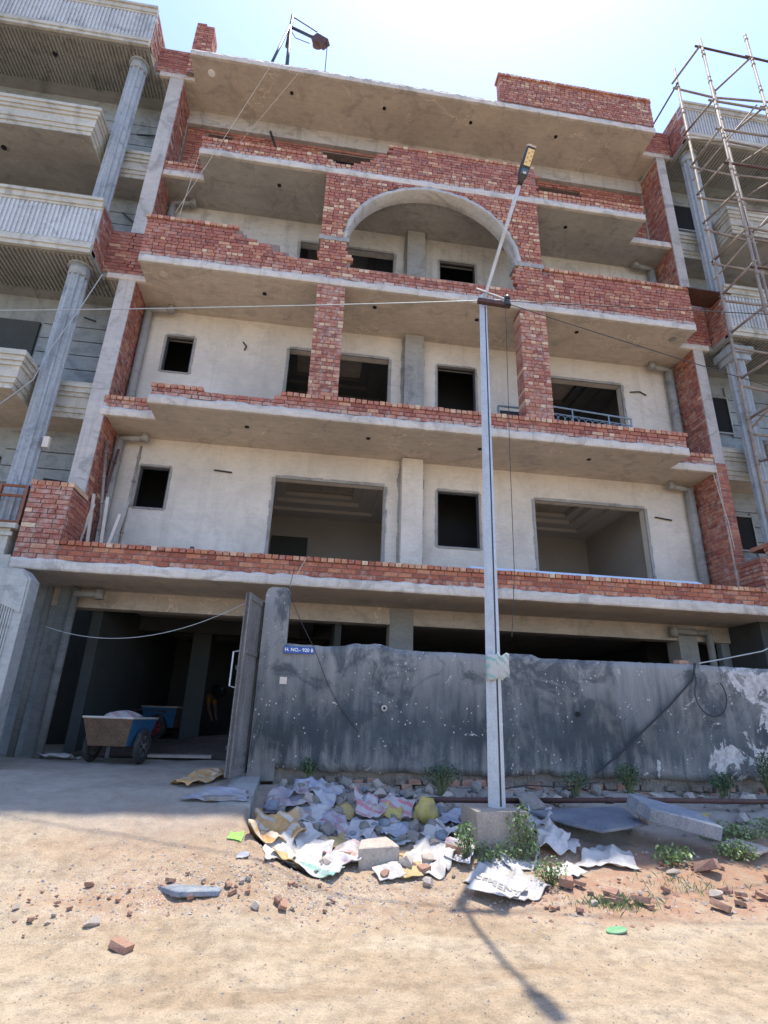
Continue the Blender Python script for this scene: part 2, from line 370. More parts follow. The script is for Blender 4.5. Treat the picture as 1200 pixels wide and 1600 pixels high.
# ================================================================== GROUND
LP = [(-200, 0), (0, 0), (4.4, 0.0), (5.5, .18), (6.2, .45), (6.75, .64), (7.5, .76), (8.3, .83), (9.4, .85), (11, .90), (14, 1.0), (40, 1.0)]
RP = [(-200, 0), (0, 0), (4.6, .0), (5.3, .04), (5.8, .12), (6.5, .28), (7.2, .47), (7.9, .68), (8.3, .76), (40, .80)]
LX, LZ = zip(*LP); RX, RZ = zip(*RP)
def sstep(a, b, x): t = min(1, max(0, (x-a)/(b-a))); return t*t*(3-2*t)
def ground_z(x, y, bump=True):
    l = float(np.interp(y, LX, LZ)); r = float(np.interp(y, RX, RZ))
    wd = .95 if y < 5.9 else .95-.91*sstep(5.9, 6.9, y)
    k = 1-sstep(-.52, -.52+wd, x)
    z = r+(l-r)*k
    if bump:
        am = .012+.012*sstep(4.8, 5.6, y)
        if x > -.5 and y < 8.3: am += .035*sstep(5.6, 6.4, y); z += .05*max(0, fbm(x*2.3, y*2.3, 4, 3))*sstep(6.1, 6.6, y)*(1-sstep(3, 4, x))
        if y < 5 : am = .011
        z += am*fbm(x*1.7, y*1.7, .3, 5)
        if 2.5 < y < 5.6:
            z += .006*nz(x*11, y*14, 2)+.004*nz(x*23, y*27, 5)
            for yc, ph in ((3.55, 0), (3.75, 1), (4.62, 2), (4.80, 3)):
                d_ = (y-yc-.06*math.sin(x*.6+ph))/.055
                if abs(d_) < 3: z -= .014*math.exp(-d_*d_)*(.6+.4*nz(x*1.3, ph))*(1+.35*math.sin(x*70))
        # low ridge of spoil where the street meets the bank
        z += .05*math.exp(-((y-5.45)/.28)**2)*max(0, .35+nz(x*.9, 4.2))*sstep(-3.5, -2.5, x)
    return z
def axis(parts):
    out = []
    for a, b, st in parts: out += list(np.arange(a, b, st))
    return out+[parts[-1][1]]
gx = axis([(-220, -40, 30), (-40, -12, 4), (-12, -5, .4), (-5, -.7, .05), (-.7, .6, .03), (.6, 7.5, .05), (7.5, 16, .4), (16, 40, 4), (40, 220, 30)])
gy = axis([(-220, -20, 25), (-20, 2, 1.2), (2, 3.2, .1), (3.2, 8.4, .04), (8.4, 10, .15), (10, 20, .8), (20, 60, 8), (60, 260, 40)])
gv = [(x, y, ground_z(x, y)) for y in gy for x in gx]
W = len(gx)
gf = [(j*W+i, j*W+i+1, (j+1)*W+i+1, (j+1)*W+i) for j in range(len(gy)-1) for i in range(W-1)]
me = bpy.data.meshes.new('ground'); me.from_pydata(gv, [], gf); me.materials.append(M['ground'])
me.polygons.foreach_set('use_smooth', [True]*len(gf))
def att(name, fn): me.attributes.new(name, 'FLOAT', 'POINT').data.foreach_set('value', [fn(*p) for p in gv])
att('grey', lambda x, y, z: (1-sstep(-.55, -.3, x))*sstep(6.1, 7.0, y+.4*nz(x, y))*.6 + (sstep(-.5, -.2, x))*sstep(6.5, 7.2, y+.3*nz(x, y))*.75)
att('red', lambda x, y, z: sstep(5.15, 5.5, y)*(1-sstep(6.6, 7.1, y))*(.35+.65*sstep(1.8, 2.8, x))*sstep(-3.6, -.9, x)*1.0 + .5*math.exp(-((x+1.3)/.5)**2-((y-5.4)/.25)**2))
att('grit', lambda x, y, z: math.exp(-((x-.3)/1.5)**2-((y-5.75)/.45)**2)+.5*sstep(3.8, 4.5, y)*.4+.6*math.exp(-((x+1.2)/.5)**2-((y-5.45)/.3)**2))
g = bpy.data.objects.new('ground', me); COL.objects.link(g); g['kind'] = 'structure'

# ================================================================== BRICKWORK
class SingleBricks:
    def __init__(s, parent): s.p = parent
    def add(s, a, b, tint=None, smear=0):
        q = MB(); q.tint = max(.001, min(1, RND.gauss(.42, .22)) if tint is None else tint); q.smear = smear; q.box(a, b, jit=.003); o = q.build('brick', 'brick', s.p)
class Bricks:
    """collects laid bricks of one building; the biggest in view become objects, the rest one mesh"""
    def __init__(s): s.mb = MB()
    def add(s, a, b, tint=None, smear=0):
        s.mb.tint = max(.001, min(1, RND.gauss(.42, .22)) if tint is None else tint); s.mb.smear = smear; s.mb.box(a, b, jit=.003)
BR = Bricks()
PITCH = .083
_vars = []
def brick_variant(w, d, h, k):
    """chamfered brick, front at -y"""
    r = random.Random(k); J = lambda e=.003: r.uniform(-e, e)
    me = bpy.data.meshes.new('brick'); c = .006
    x0, x1, y0, y1, z0, z1 = -w/2, w/2, 0, d, -h/2, h/2
    v = [(x0+c+J(), y0+J(), z0+c), (x1-c+J(), y0+J(), z0+c), (x1-c+J(), y0+J(), z1-c+J()), (x0+c+J(), y0+J(), z1-c+J()),
         (x0, y0+c, z0), (x1+J(), y0+c, z0), (x1+J(), y0+c, z1+J()), (x0, y0+c, z1+J()), (x0, y1, z0), (x1, y1, z0), (x1, y1, z1), (x0, y1, z1)]
    f = [(0, 1, 2, 3), (4, 5, 1, 0), (5, 6, 2, 1), (6, 7, 3, 2), (7, 4, 0, 3), (4, 8, 9, 5), (5, 9, 10, 6), (6, 10, 11, 7), (7, 11, 8, 4), (8, 11, 10, 9)]
    me.from_pydata(v, [], f); me.materials.append(M['brick_o']); me.update(); return me
STR = [brick_variant(.224, .105, .071, k) for k in range(6)]
HDR = [brick_variant(.097, .24, .072, k+20) for k in range(6)]
def brick_obj(mesh, p, parent, smear=0, lite=0):
    o = bpy.data.objects.new('brick', mesh); COL.objects.link(o); o.parent = parent; o.location = p
    o.rotation_euler = (RND.uniform(-.012, .012), RND.uniform(-.012, .012), RND.uniform(-.012, .012)); o.color = (smear, lite, 0, 1)
    return o
def wall_front(x0, x1, z0, top, yf, thick, skip=None, bond='mix', edge=.004, smear0=.55, sidebrick=True, out=None, smid=0):
    """courses of bricks in the plane y=yf (facing -y); top(x) gives the height; skip(xa,xb,z) leaves bricks out"""
    out = out or BR
    ztop = max(top(x0+(x1-x0)*i/60) for i in range(61)); n = int((ztop-z0)/PITCH+.5)
    for r in range(n):
        za = z0+r*PITCH; hd = (bond == 'english' and r % 2) or (bond == 'mix' and RND.random() < .12)
        bl = .117 if hd else .234
        x = x0-(RND.uniform(0, bl*.6) if not hd else bl*.25) if r % 2 else x0
        sm = smear0 if r == 0 else (smear0*.45 if r == 1 else 0)
        while x < x1-.02:
            b = x+bl*RND.uniform(.93, 1.07)
            if not hd and RND.random() < .12: b = x+.12
            xa, xb = max(x, x0), min(b, x1)
            if x1-xb < .05: xb = x1
            x = b
            if xb-xa < .03: continue
            if top((xa+xb)/2) < za+PITCH*.6: continue
            if skip and skip(xa, xb, za+.04): continue
            pr = RND.uniform(-edge, edge)
            end = xa <= x0+.01 or xb >= x1-.01
            out.add((xa+.008, yf+pr, za+.006), (xb-.008, yf+(thick if (end and sidebrick) else min(thick, .11)), za+PITCH-.008), (RND.uniform(.55, 1) if (hd and RND.random() < .55) or (bond == 'english' and xb-xa < .14 and RND.random() < .5) else None), max(sm, smid)*RND.uniform(.6, 1.2))
def wall_side(y0, y1, z0, z1, xf, sx, thick=.11, smear0=0, out=None, leave=None):
    """bricks on the plane x=xf, facing sx"""
    out = out or BR
    n = int((z1-z0)/PITCH)
    for r in range(n):
        za = z0+r*PITCH; y = y0-(.117 if r % 2 else 0)
        while y < y1-.02:
            b = y+.234*RND.uniform(.93, 1.07); ya, yb = max(y, y0), min(b, y1); y = b
            if yb-ya < .04 or (leave and leave(ya, za)): continue
            pr = RND.uniform(-.008, .008)
            xs = sorted((xf+sx*pr, xf-sx*thick))
            out.add((xs[0], ya+.005, za+.005), (xs[1], yb-.005, za+PITCH-.005), None, smear0*RND.uniform(.5, 1.3))
def coping(x0, x1, z, yf, depth=.24, out=None, over=.014):
    out = out or BR; x = x0; out.add((x0+.02, yf+.02, z-.01), (x1-.02, yf+depth-.03, z+.058), .01, 0)
    while x < x1-.06:
        b = x+.113*RND.uniform(.94, 1.06)
        h = RND.uniform(-.004, .006)
        out.add((x+.009, yf-over-RND.uniform(0, .01), z+.004), (b-.009, yf+depth, z+.078+h), RND.uniform(.6, 1), RND.uniform(0, .25)); x = b
def stepped(xs):
    """xs: [(x, ztop), ...] step function"""
    def f(x):
        z = xs[0][1]
        for a, b in xs:
            if x >= a: z = b
        return z
    return f
def core_poly(x0, x1, z0, f, nst=120, drop=.012):
    """outline of a wall under a step/curve function"""
    pts = [(x0, z0)]
    last = None; top = []
    for i in range(nst+1):
        x = x0+(x1-x0)*i/nst; z = f(x)-drop
        if last is not None and abs(z-last) > 1e-4: top.append((x, last)); top.append((x, z))
        elif last is None: top.append((x, z))
        last = z
    top.append((x1, last))
    return pts+top+[(x1, z0)]

# ================================================================== UNFINISHED BUILDING
YB, YR, YS = 9.0, 10.43, 9.6
Z = [0, 3.602, 6.695, 9.793, 12.867, 15.98]
SL = .165
house = thing('unfinished_building', 'five storey unfinished apartment block with bare red brick parapets and a brick arch', 'building', (2, 11, .8))
def part(mb, name, mats, parent=None, **k): return mb.build(name, mats, parent or house, **k)

def slab(x0, x1, zb, yf, yb, mat='soffit', th=.15, name='floor_slab', parent=None, fas='fascia', jag=.05):
    p = parent or house
    s = MB(); s.box((x0, yf+.012, zb), (x1, yb, zb+th)); so_ = part(s, name, mat, p)
    e = MB(); n = max(4, int((x1-x0)/.06)); rows = 4; o = 0
    for side in (0,):
        for j in range(rows+1):
            for i in range(n+1):
                x = x0-.01+(x1-x0+.02)*i/n; t = j/rows
                zt = zb+SL+jag*(.5*nz(x*2.1, zb)+.5*nz(x*7, zb+3)) if j == rows else zb+(SL-.02)*t
                if j == 0: zt = zb-.006+.008*nz(x*5, zb)
                y = yf-.008-.012*nz(x*4, t*3+zb)-.006*nz(x*17, t*7, zb)
                e.v.append((x, y, zt))
        for i in range(n+1): # back rows: underside and top return
            pass
        for j in range(rows):
            for i in range(n): a = j*(n+1)+i; e.face((a, a+1, a+n+2, a+n+1), 0, True)
    b0 = len(e.v)
    for i in range(n+1): e.v.append((x0-.01+(x1-x0+.02)*i/n, yf+.06, e.v[i][2]-.001))
    for i in range(n): e.face((b0+i, b0+i+1, i+1, i), 0)
    t0 = len(e.v)
    for i in range(n+1): e.v.append((x0-.01+(x1-x0+.02)*i/n, yf+.03, e.v[rows*(n+1)+i][2]))
    for i in range(n): e.face((rows*(n+1)+i, rows*(n+1)+i+1, t0+i+1, t0+i), 0)
    for i, sgn in ((0, 1), (n, -1)):
        q = [j*(n+1)+i for j in range(rows+1)]+[t0+i, b0+i]
        e.face(tuple(q if sgn < 0 else q[::-1]), 0)
    part(e, 'slab_edge', fas, so_)
    return so_
# slabs of the balconies
slab(-4.62, 8.75, Z[1], YB, 17.4, 'soffit')
s2 = slab(-3.12, 7.18, Z[2], YB, 14.6, 'soffit')
slab(-4.12, -3.12, Z[2], YS, 10.5, 'soffit', name='side_ledge'); slab(7.18, 8.22, Z[2], YS, 10.5, 'soffit', name='side_ledge')
s3 = slab(-3.83, 7.87, Z[3], YB, 14.6, 'soffit')
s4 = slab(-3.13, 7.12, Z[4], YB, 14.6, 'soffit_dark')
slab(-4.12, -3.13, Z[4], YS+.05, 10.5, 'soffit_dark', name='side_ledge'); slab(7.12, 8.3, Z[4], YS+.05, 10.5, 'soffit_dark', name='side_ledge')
s5 = slab(-3.78, 7.83, Z[5], YB, 14.8, 'soffit')
for z, n in ((Z[3], 'soffit'), (Z[5], 'soffit')):
    for a, b in ((-4.6, -3.75), (7.80, 8.62)):
        slab(a, b, z+.006, YS, 10.6, n, name='side_ledge')

# first-floor parapet: every brick an object
par1 = MB(); par1.box((-4.58, YB+.014, Z[1]+.15), (8.7, YB+.235, Z[1]+SL+3*PITCH-.01)); par1.box((-3.97, YB+.03, Z[1]+SL+3*PITCH-.01), (8.4, YB+.2, Z[1]+SL+3*PITCH+.055)); par1 = part(par1, 'parapet', 'mortar')
base1 = Vector(house.location)
zc = Z[1]+SL
cnt = 0
for r in range(3):
    x = -3.95-(.117 if r % 2 else 0)
    while x < 8.45:
        wlen = .238*RND.uniform(.97, 1.03)
        p = Vector((x+wlen/2, YB+RND.uniform(-.005, .004), zc+(r+.5)*PITCH))
        brick_obj(RND.choice(STR), p, par1, RND.uniform(.1, .5) if r == 0 else RND.uniform(0, .2)); cnt += 1; x += wlen
x = -3.98
while x < 8.35:
    wlen = .1135*RND.uniform(.95, 1.05)
    p = Vector((x+wlen/2, YB-.016-RND.uniform(0, .01), zc+3*PITCH+.04+RND.uniform(-.002, .004)))
    brick_obj(RND.choice(HDR), p, par1, RND.uniform(0, .35), RND.uniform(.5, 1)); cnt += 1; x += wlen
# brick stubs at both ends of the first floor
wall_front(-4.62, -3.98, Z[1]+SL, lambda x: 5.0, YB-.004, .62, bond='mix', smear0=.7, smid=.6)
coping(-4.64, -3.95, 4.985, YB, .6)
wall_side(YB+.1, 10.3, Z[1]+SL, 4.95, -3.97, 1)
wall_front(8.25, 9.35, Z[1]+SL, lambda x: 4.93 if x > 8.5 else 4.75-.2*(8.5-x), YB-.004, .62, smear0=.6, smid=.4)
coping(8.52, 9.35, 4.94, YB, .5)
st = MB(); st.box((-4.6, YB+.02, Z[1]+.1), (-4.0, YB+.6, 4.98)); part(st, 'wall_stub', 'mortar'); st = MB(); st.box((8.28, YB+.02, Z[1]+.1), (9.33, YB+.6, 4.72)); part(st, 'wall_stub', 'mortar')

# second-floor parapet
t2 = stepped([(-3.1, 7.03), (-2.2, 7.03), (-2.19, 6.99), (-.8, 7.11)])
f2 = lambda x: Z[2]+SL+2*PITCH if x < -2.2 else (Z[2]+SL+2*PITCH if x < -.85 else Z[2]+SL+3*PITCH)
wall_front(-3.1, 7.17, Z[2]+SL, f2, YB, .22, smear0=.75)
coping(-3.12, -2.25, Z[2]+SL+2*PITCH, YB); coping(-.85, 7.2, Z[2]+SL+3*PITCH, YB)
p2 = MB(); p2.prism(core_poly(-3.09, 7.16, Z[2]+.14, f2), YB+.026, YB+.21); part(p2, 'parapet', 'mortar')
for a, b in ((-4.1, -3.12), (7.2, 8.2)):
    wall_front(a, b, Z[2]+SL, lambda x: Z[2]+SL+2*PITCH, YS, .2, smear0=.8); coping(a, b, Z[2]+SL+2*PITCH, YS, .2)
    q = MB(); q.box((a+.01, YS+.013, Z[2]+.14), (b-.01, YS+.2, Z[2]+SL+2*PITCH-.01)); part(q, 'parapet', 'mortar')

# third-floor parapet (tall, broken down to steps) with arch wall above
zb3 = Z[3]+SL
def f3(x):
    for a, z in ((-2.08, 10.90), (-1.95, 10.82), (-1.7, 10.74), (-1.28, 10.66), (-1.05, 10.49), (-.42, 10.40), (.22, 10.5), (3.85, 10.33), (4.42, 10.5)):
        if x < a: return z
    return 10.90
wall_front(-3.85, 7.88, zb3, lambda x: f3(x) if not (-.42 < x < .24 or 3.83 < x < 4.44) else 10.6, YB, .23, smear0=.9, smid=.2)
coping(-3.88, -2.1, 10.90, YB); coping(4.46, 7.92, 10.90, YB, .26)
p3 = MB(); p3.prism(core_poly(-3.84, 7.87, Z[3]+.14, f3), YB+.026, YB+.22); part(p3, 'parapet', 'mortar')
# arch wall
AX, AZ, AA, AB_ = 2.01, 10.98, 1.87, 1.77
def in_arch(x, z, g=0):
    if z < AZ: return abs(x-AX) < AA+g*.6
    return ((x-AX)/(AA+g))**2+((z-AZ)/(AB_+g*1.15))**2 < 1
arch_skip = lambda xa, xb, z: in_arch((xa+xb)/2, z, .07) if z > AZ+.1 else (xa+xb)/2 > .20 and (xa+xb)/2 < 3.84
wall_front(-.40, 4.43, zb3+6*PITCH, lambda x: Z[4]-.02, YB-.012, .33, skip=arch_skip, bond='english', smear0=.3, smid=.2)
ar = MB(); out = [(-.39, zb3+.3), (-.39, Z[4]), (4.42, Z[4]), (4.42, zb3+.3), (AX+AA+.01, zb3+.3)]
for i in range(33):
    t = math.pi*i/32; out.append((AX+(AA+.02)*math.cos(t), AZ+(AB_+.02)*math.sin(t)))
out.append((AX-AA-.01, zb3+.3))
# split into quads strip for a clean concave shape
ar = MB()
xs = [-.39]+[AX-AA-.02+(2*AA+.04)*i/40 for i in range(41)]+[4.42]
def arch_z(x):
    t = 1-((x-AX)/(AA+.02))**2
    return AZ+(AB_+.02)*math.sqrt(max(0, t)) if t > 0 else AZ
for a, b in zip(xs, xs[1:]):
    if a < AX-AA-.02-1e-6 or b > AX+AA+.02+1e-6: ar.prism([(a, zb3+.1), (a, Z[4]), (b, Z[4]), (b, zb3+.1)], YB+.02, YB+.31)
    else: ar.prism([(a, arch_z(a)), (a, Z[4]), (b, Z[4]), (b, arch_z(b))], YB+.02, YB+.31)
part(ar, 'arch_wall', 'mortar')
band = MB(); N = 72
for i in range(N+1):
    t = math.pi*i/N; j = .012*nz(i*.9, 1.3)
    jo = .035*nz(i*.8, 7.7)+.02*nz(i*2.3, 2)
    ci, si = math.cos(t), math.sin(t)
    a_ = (AX+(AA-.01)*ci, AZ+(AB_-.01+j*.5)*si); b_ = (AX+(AA+.07+jo)*ci, AZ+(AB_+.08+jo)*si)
    band.v += [(a_[0], YB-.026+j, a_[1]), (b_[0], YB-.022+j, b_[1]), (a_[0], YB+.31, a_[1]), (b_[0], YB+.02, b_[1])]
for i in range(N):
    o = i*4; band.face((o, o+1, o+5, o+4), 0, True); band.face((o, o+4, o+6, o+2), 0, True); band.face((o+1, o+3, o+7, o+5), 0, True)
for o, q in ((0, 1), (N*4, -1)): band.face((o, o+2, o+3, o+1)[::q], 0)
part(band, 'arch_band', 'boarded', recalc=True)
for a, b in ((-.43, .2), (3.8, 4.46)):
    pad = MB(); n = 12
    for i in range(n):
        xa = a+(b-a)*i/n; xb = a+(b-a)*(i+1)/n
        pad.box((xa, YB-.03+.008*nz(i*1.3, a), 10.93+.02*nz(i*.7, 3)), (xb, YB+.33, 11.04+.025*nz(i*.9, 5)))
    part(pad, 'springer_pad', 'cement')

# fourth-floor parapet with raised broken part over the arch
def f4(x):
    b = Z[4]+SL
    if x < -.5: return b+3*PITCH
    if x < .22: return b+2*PITCH if x > -.3 else b+3*PITCH
    if x < 1.0: return b+2*PITCH+int((x-.22)/.78*8+1)*PITCH*.86
    if x < 4.45: return b+11*PITCH
    return b+2*PITCH
wall_front(-3.12, 7.1, Z[4]+SL, f4, YB, .22, smear0=.6, smid=.28)
coping(-3.14, -.45, Z[4]+SL+3*PITCH, YB); coping(.95, 4.45, Z[4]+SL+11*PITCH, YB); coping(4.5, 7.14, Z[4]+SL+2*PITCH, YB)
p4 = MB(); p4.prism(core_poly(-3.11, 7.09, Z[4]+.14, f4), YB+.026, YB+.21); part(p4, 'parapet', 'mortar')
for a, b in ((-4.1, -3.14), (7.14, 8.28)):
    if a < 0:
        wall_front(a, b, Z[4]+SL, lambda x: Z[4]+SL+2*PITCH, YS+.05, .2, smear0=.8); coping(a, b, Z[4]+SL+2*PITCH, YS+.05, .2)
        q = MB(); q.box((a+.01, YS+.063, Z[4]+.14), (b-.01, YS+.24, Z[4]+SL+2*PITCH-.01)); part(q, 'parapet', 'mortar')
# roof: low brick rim, tall brick panel, brick pillar
wall_front(-3.76, 7.8, Z[5]+SL-.02, lambda x: Z[5]+SL+.06, YB+.02, .22, smear0=1.)
wall_front(3.7, 7.84, Z[5]+SL+PITCH*.8, lambda x: 17.12+.0*x, YB-.01, .23, smear0=.5, smid=.3)
coping(3.66, 7.88, 17.12, YB-.03, .28)
rp = MB(); rp.box((-3.74, YB+.034, Z[5]+.14), (7.8, YB+.23, Z[5]+SL+.05)); part(rp, 'roof_rim', 'mortar'); rp = MB(); rp.box((3.72, YB+.018, Z[5]+.2), (7.82, YB+.21, 17.13)); part(rp, 'parapet', 'mortar')
pr = MB(); pr.box((-3.98, 9.515, 16.1), (-3.57, 9.9, 17.95)); part(pr, 'roof_pillar', 'mortar')
wall_front(-4.0, -3.55, 16.1, lambda x: 18.0-.1*(x > -3.75), 9.5, .42, bond='english', smear0=.3)
wall_side(9.5, 9.92, 16.1, 17.9, -3.55, 1)

# brick links between the blocks, beside the balconies
for zb, h in ((Z[3], 1.1), (Z[5], .85)):
    for a, b in ((-4.72, -3.86), (7.9, 8.70)):
        wall_front(a, b, zb+SL-.02, lambda x: zb+SL+h, YS-.015, .2, smear0=.4)
        q = MB(); q.box((a, YS, zb+.14), (b, YS+.19, zb+SL+h-.02)); part(q, 'link_wall', 'mortar')
pk = MB(); pk.obox(Matrix.Translation((8.35, 9.2, 10.93)) @ Matrix.Rotation(.02, 4, 'Y'), (1.1, .5, .02)); part(pk, 'cover_board', 'steel_rust')

# big brick pillars between second and third floor
for a, b in ((-.375, .202), (3.845, 4.43)):
    q = MB(); q.box((a+.012, YB+.012, Z[2]+SL), (b-.012, YB+.34, Z[3])); pp = part(q, 'brick_pillar', 'mortar')
    wall_front(a, b, Z[2]+SL+4*PITCH, lambda x: Z[3]-.01, YB+.0, .35, bond='english', smear0=.5, edge=.01, smid=.42)

# side piers
for x0, x1, sx, inner in ((-4.36, -4.04, 1, -4.04), (8.22, 8.46, -1, 8.22)):
    q = MB(); zz = [Z[1]+.15, 5.0, Z[2], 8.2, Z[3], 11.2, Z[4], 14.4, Z[5]]
    for za, zb in zip(zz, zz[1:]): q.box((x0, YS, za), (x1, 10.6, zb))
    part(q, 'side_pier', 'pier')
    wall_side(YS+.02, 10.35, Z[1]+SL, Z[5]-.02, inner+sx*.012, sx, smear0=.35)
wall_front(8.23, 8.46, Z[1]+SL, lambda x: 6.9, YS-.012, .1, smear0=.9)

# rear wall of the balconies with its openings, one part per storey
def holed(x0, x1, z0, z1, holes, y0, y1, name, mat, parent=None):
    xs = sorted({x0, x1, *[h[i] for h in holes for i in (0, 1)]}); zs = sorted({z0, z1, *[h[i] for h in holes for i in (2, 3)]})
    q = MB()
    for a, b in zip(xs, xs[1:]):
        run = None
        for c, d in zip(zs, zs[1:]):
            mx, mz = (a+b)/2, (c+d)/2
            hole = any(h[0] < mx < h[1] and h[2] < mz < h[3] for h in holes)
            if hole:
                if run: q.box((a, y0, run[0]), (b, y1, run[1])); run = None
            else: run = (run[0], d) if run else (c, d)
        if run: q.box((a, y0, run[0]), (b, y1, run[1]))
    return part(q, name, mat, parent)
H1 = [(-3.5, -2.92, 5.23, 6.1), (-.9, 1.31, 3.76, 6.09), (2.41, 3.31, 4.89, 6.11), (4.51, 7.01, 3.76, 6.09)]
H2 = [(-3.5, -2.92, 8.28, 9.18), (-.9, 1.32, 6.85, 9.19), (2.41, 3.31, 7.98, 9.19), (4.5, 6.85, 6.85, 9.2)]
H3 = [(-3.5, -2.92, 11.3, 12.2), (-.92, 1.35, 9.95, 12.26), (2.47, 3.38, 10.95, 12.26), (4.5, 6.85, 9.95, 12.2)]
H4 = [(-3.5, -2.9, 14.4, 15.36), (-.6, 1.3, 13.0, 15.36), (2.45, 3.35, 14.1, 15.36), (4.5, 6.4, 13.0, 15.3)]
for hh, za, zb, mt in ((H1, Z[1]+.15, Z[2], 'plaster'), (H2, Z[2]+.15, Z[3], 'plaster'), (H3, Z[3]+.15, Z[4], 'plaster_mid'), (H4, Z[4]+.15, Z[5], 'mortar')):
    wl = holed(-4.2, 8.4, za, zb, hh, YR, YR+.2, 'rear_wall', mt)
    for k, h in enumerate(hh):
        if mt == 'mortar': continue
        # rough cement reveal round each opening, a frame in the small windows
        fr = MB(); t = .035 if k in (0, 2) else .05; y0 = YR-.018
        n = 14
        def strip(p, q_, vert):
            for i in range(n):
                a = p+(q_-p)*i/n; b = p+(q_-p)*(i+1)/n
                yield a, b, t*(1+.5*nz(a*6, za, k))
        for a, b, w_ in strip(h[0], h[1], 0): fr.box((a, y0, h[3]-.01), (b, YR+.02, h[3]+w_))
        for sx, e in ((h[0], -1), (h[1], 1)):
            for a, b, w_ in strip(h[2] if k in (0, 2) else za, h[3], 1):
                xs2 = sorted((sx-e*.01, sx+e*w_)); fr.box((xs2[0], y0+.002, a), (xs2[1], YR+.02, b))
        if k in (0, 2):
            for a, b, w_ in strip(h[0], h[1], 0): fr.box((a, y0, h[2]-w_*.7), (b, YR+.02, h[2]+.01))
        part(fr, 'opening_reveal', 'cement', wl)
        if k in (0, 2):
            wf = MB(); i_ = .03
            for a, b in (((h[0]+.012, h[2]+.012), (h[0]+.012+i_, h[3]-.012)), ((h[1]-.012-i_, h[2]+.012), (h[1]-.012, h[3]-.012)), ((h[0]+.045, h[3]-.012-i_), (h[1]-.045, h[3]-.012)), ((h[0]+.045, h[2]+.012), (h[1]-.045, h[2]+.012+i_))):
                wf.box((a[0], YR+.05, a[1]), (b[0], YR+.1, b[1]))
            part(wf, 'window_frame', 'steel_dark', wl)
# brick courses shown on the top storey rear wall
q4skip = lambda xa, xb, z: any(h[0]-.05 < (xa+xb)/2 < h[1]+.05 and h[2]-.05 < z < h[3]+.03 for h in H4)
wall_front(-4.0, 8.2, 13.9, lambda x: 15.5, YR-.03, .05, skip=q4skip, smear0=.2)
lt = MB(); lt.box((-4.04, YR-.1, 15.52), (8.22, YR, Z[5])); part(lt, 'lintel_beam', 'pier')

# rooms behind: floors exist as slabs; side and back walls, false ceilings
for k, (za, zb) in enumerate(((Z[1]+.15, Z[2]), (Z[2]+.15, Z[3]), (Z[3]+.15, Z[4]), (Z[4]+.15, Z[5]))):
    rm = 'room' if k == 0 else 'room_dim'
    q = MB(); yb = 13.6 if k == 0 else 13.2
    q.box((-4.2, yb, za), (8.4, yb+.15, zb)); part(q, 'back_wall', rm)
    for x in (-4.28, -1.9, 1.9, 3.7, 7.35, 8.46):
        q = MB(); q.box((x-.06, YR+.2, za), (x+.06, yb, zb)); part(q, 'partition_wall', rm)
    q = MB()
    q = MB(); q.box((-4.19, 11.6, za), (-1.97, 11.7, zb)); q.box((-4.19, YR+.201, za), (-4.17, 11.6, zb)); q.box((-1.99, YR+.201, za), (-1.97, 11.6, zb)); q.box((-4.17, YR+.201, zb-.06), (-1.99, 11.6, zb-.02)); part(q, 'gloom_lining', 'window_gloom')  # dark linings added so the small windows look black inside
    q = MB(); q.box((1.97, 11.6, za), (3.63, 11.7, zb)); q.box((1.97, YR+.201, za), (1.99, 11.6, zb)); q.box((3.61, YR+.201, za), (3.63, 11.6, zb)); q.box((1.99, YR+.201, zb-.06), (3.61, 11.6, zb-.02)); part(q, 'gloom_lining', 'window_gloom')
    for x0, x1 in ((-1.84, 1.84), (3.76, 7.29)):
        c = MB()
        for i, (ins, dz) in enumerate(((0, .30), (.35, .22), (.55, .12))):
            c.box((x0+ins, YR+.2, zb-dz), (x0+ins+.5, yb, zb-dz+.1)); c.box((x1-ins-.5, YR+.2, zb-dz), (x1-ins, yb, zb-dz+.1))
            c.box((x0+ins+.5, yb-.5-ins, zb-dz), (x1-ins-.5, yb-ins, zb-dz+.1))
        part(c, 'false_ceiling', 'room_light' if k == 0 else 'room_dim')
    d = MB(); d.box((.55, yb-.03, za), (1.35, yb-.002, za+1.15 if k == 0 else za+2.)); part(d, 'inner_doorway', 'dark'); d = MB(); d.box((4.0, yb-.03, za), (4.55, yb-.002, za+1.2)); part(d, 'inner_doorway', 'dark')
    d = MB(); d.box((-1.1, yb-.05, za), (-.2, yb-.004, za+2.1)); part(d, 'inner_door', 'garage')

# projecting columns on the rear wall
for za, zb in ((Z[1]+.15, Z[2]), (Z[2]+.15, Z[3]), (Z[3]+.15, Z[4])):
    q = MB(); q.box((1.64, YR-.22, za), (2.07, YR, zb-.02)); cc = part(q, 'column', 'plaster' if za < 5 else 'cement')
    q = MB(); q2 = MB()
    for i in range(30):
        z = za+(zb-za)*i/30; wv = .05+.05*nz(z*3, 1)
        q.box((1.64-max(.01, wv), YR-.014, z), (1.64, YR+.01, z+(zb-za)/30)); q2.box((2.07, YR-.014, z), (2.07+max(.01, .04+.05*nz(z*3, 5)), YR+.01, z+(zb-za)/30))
    part(q, 'rough_joint', 'cement', cc); part(q2, 'rough_joint', 'cement', cc)

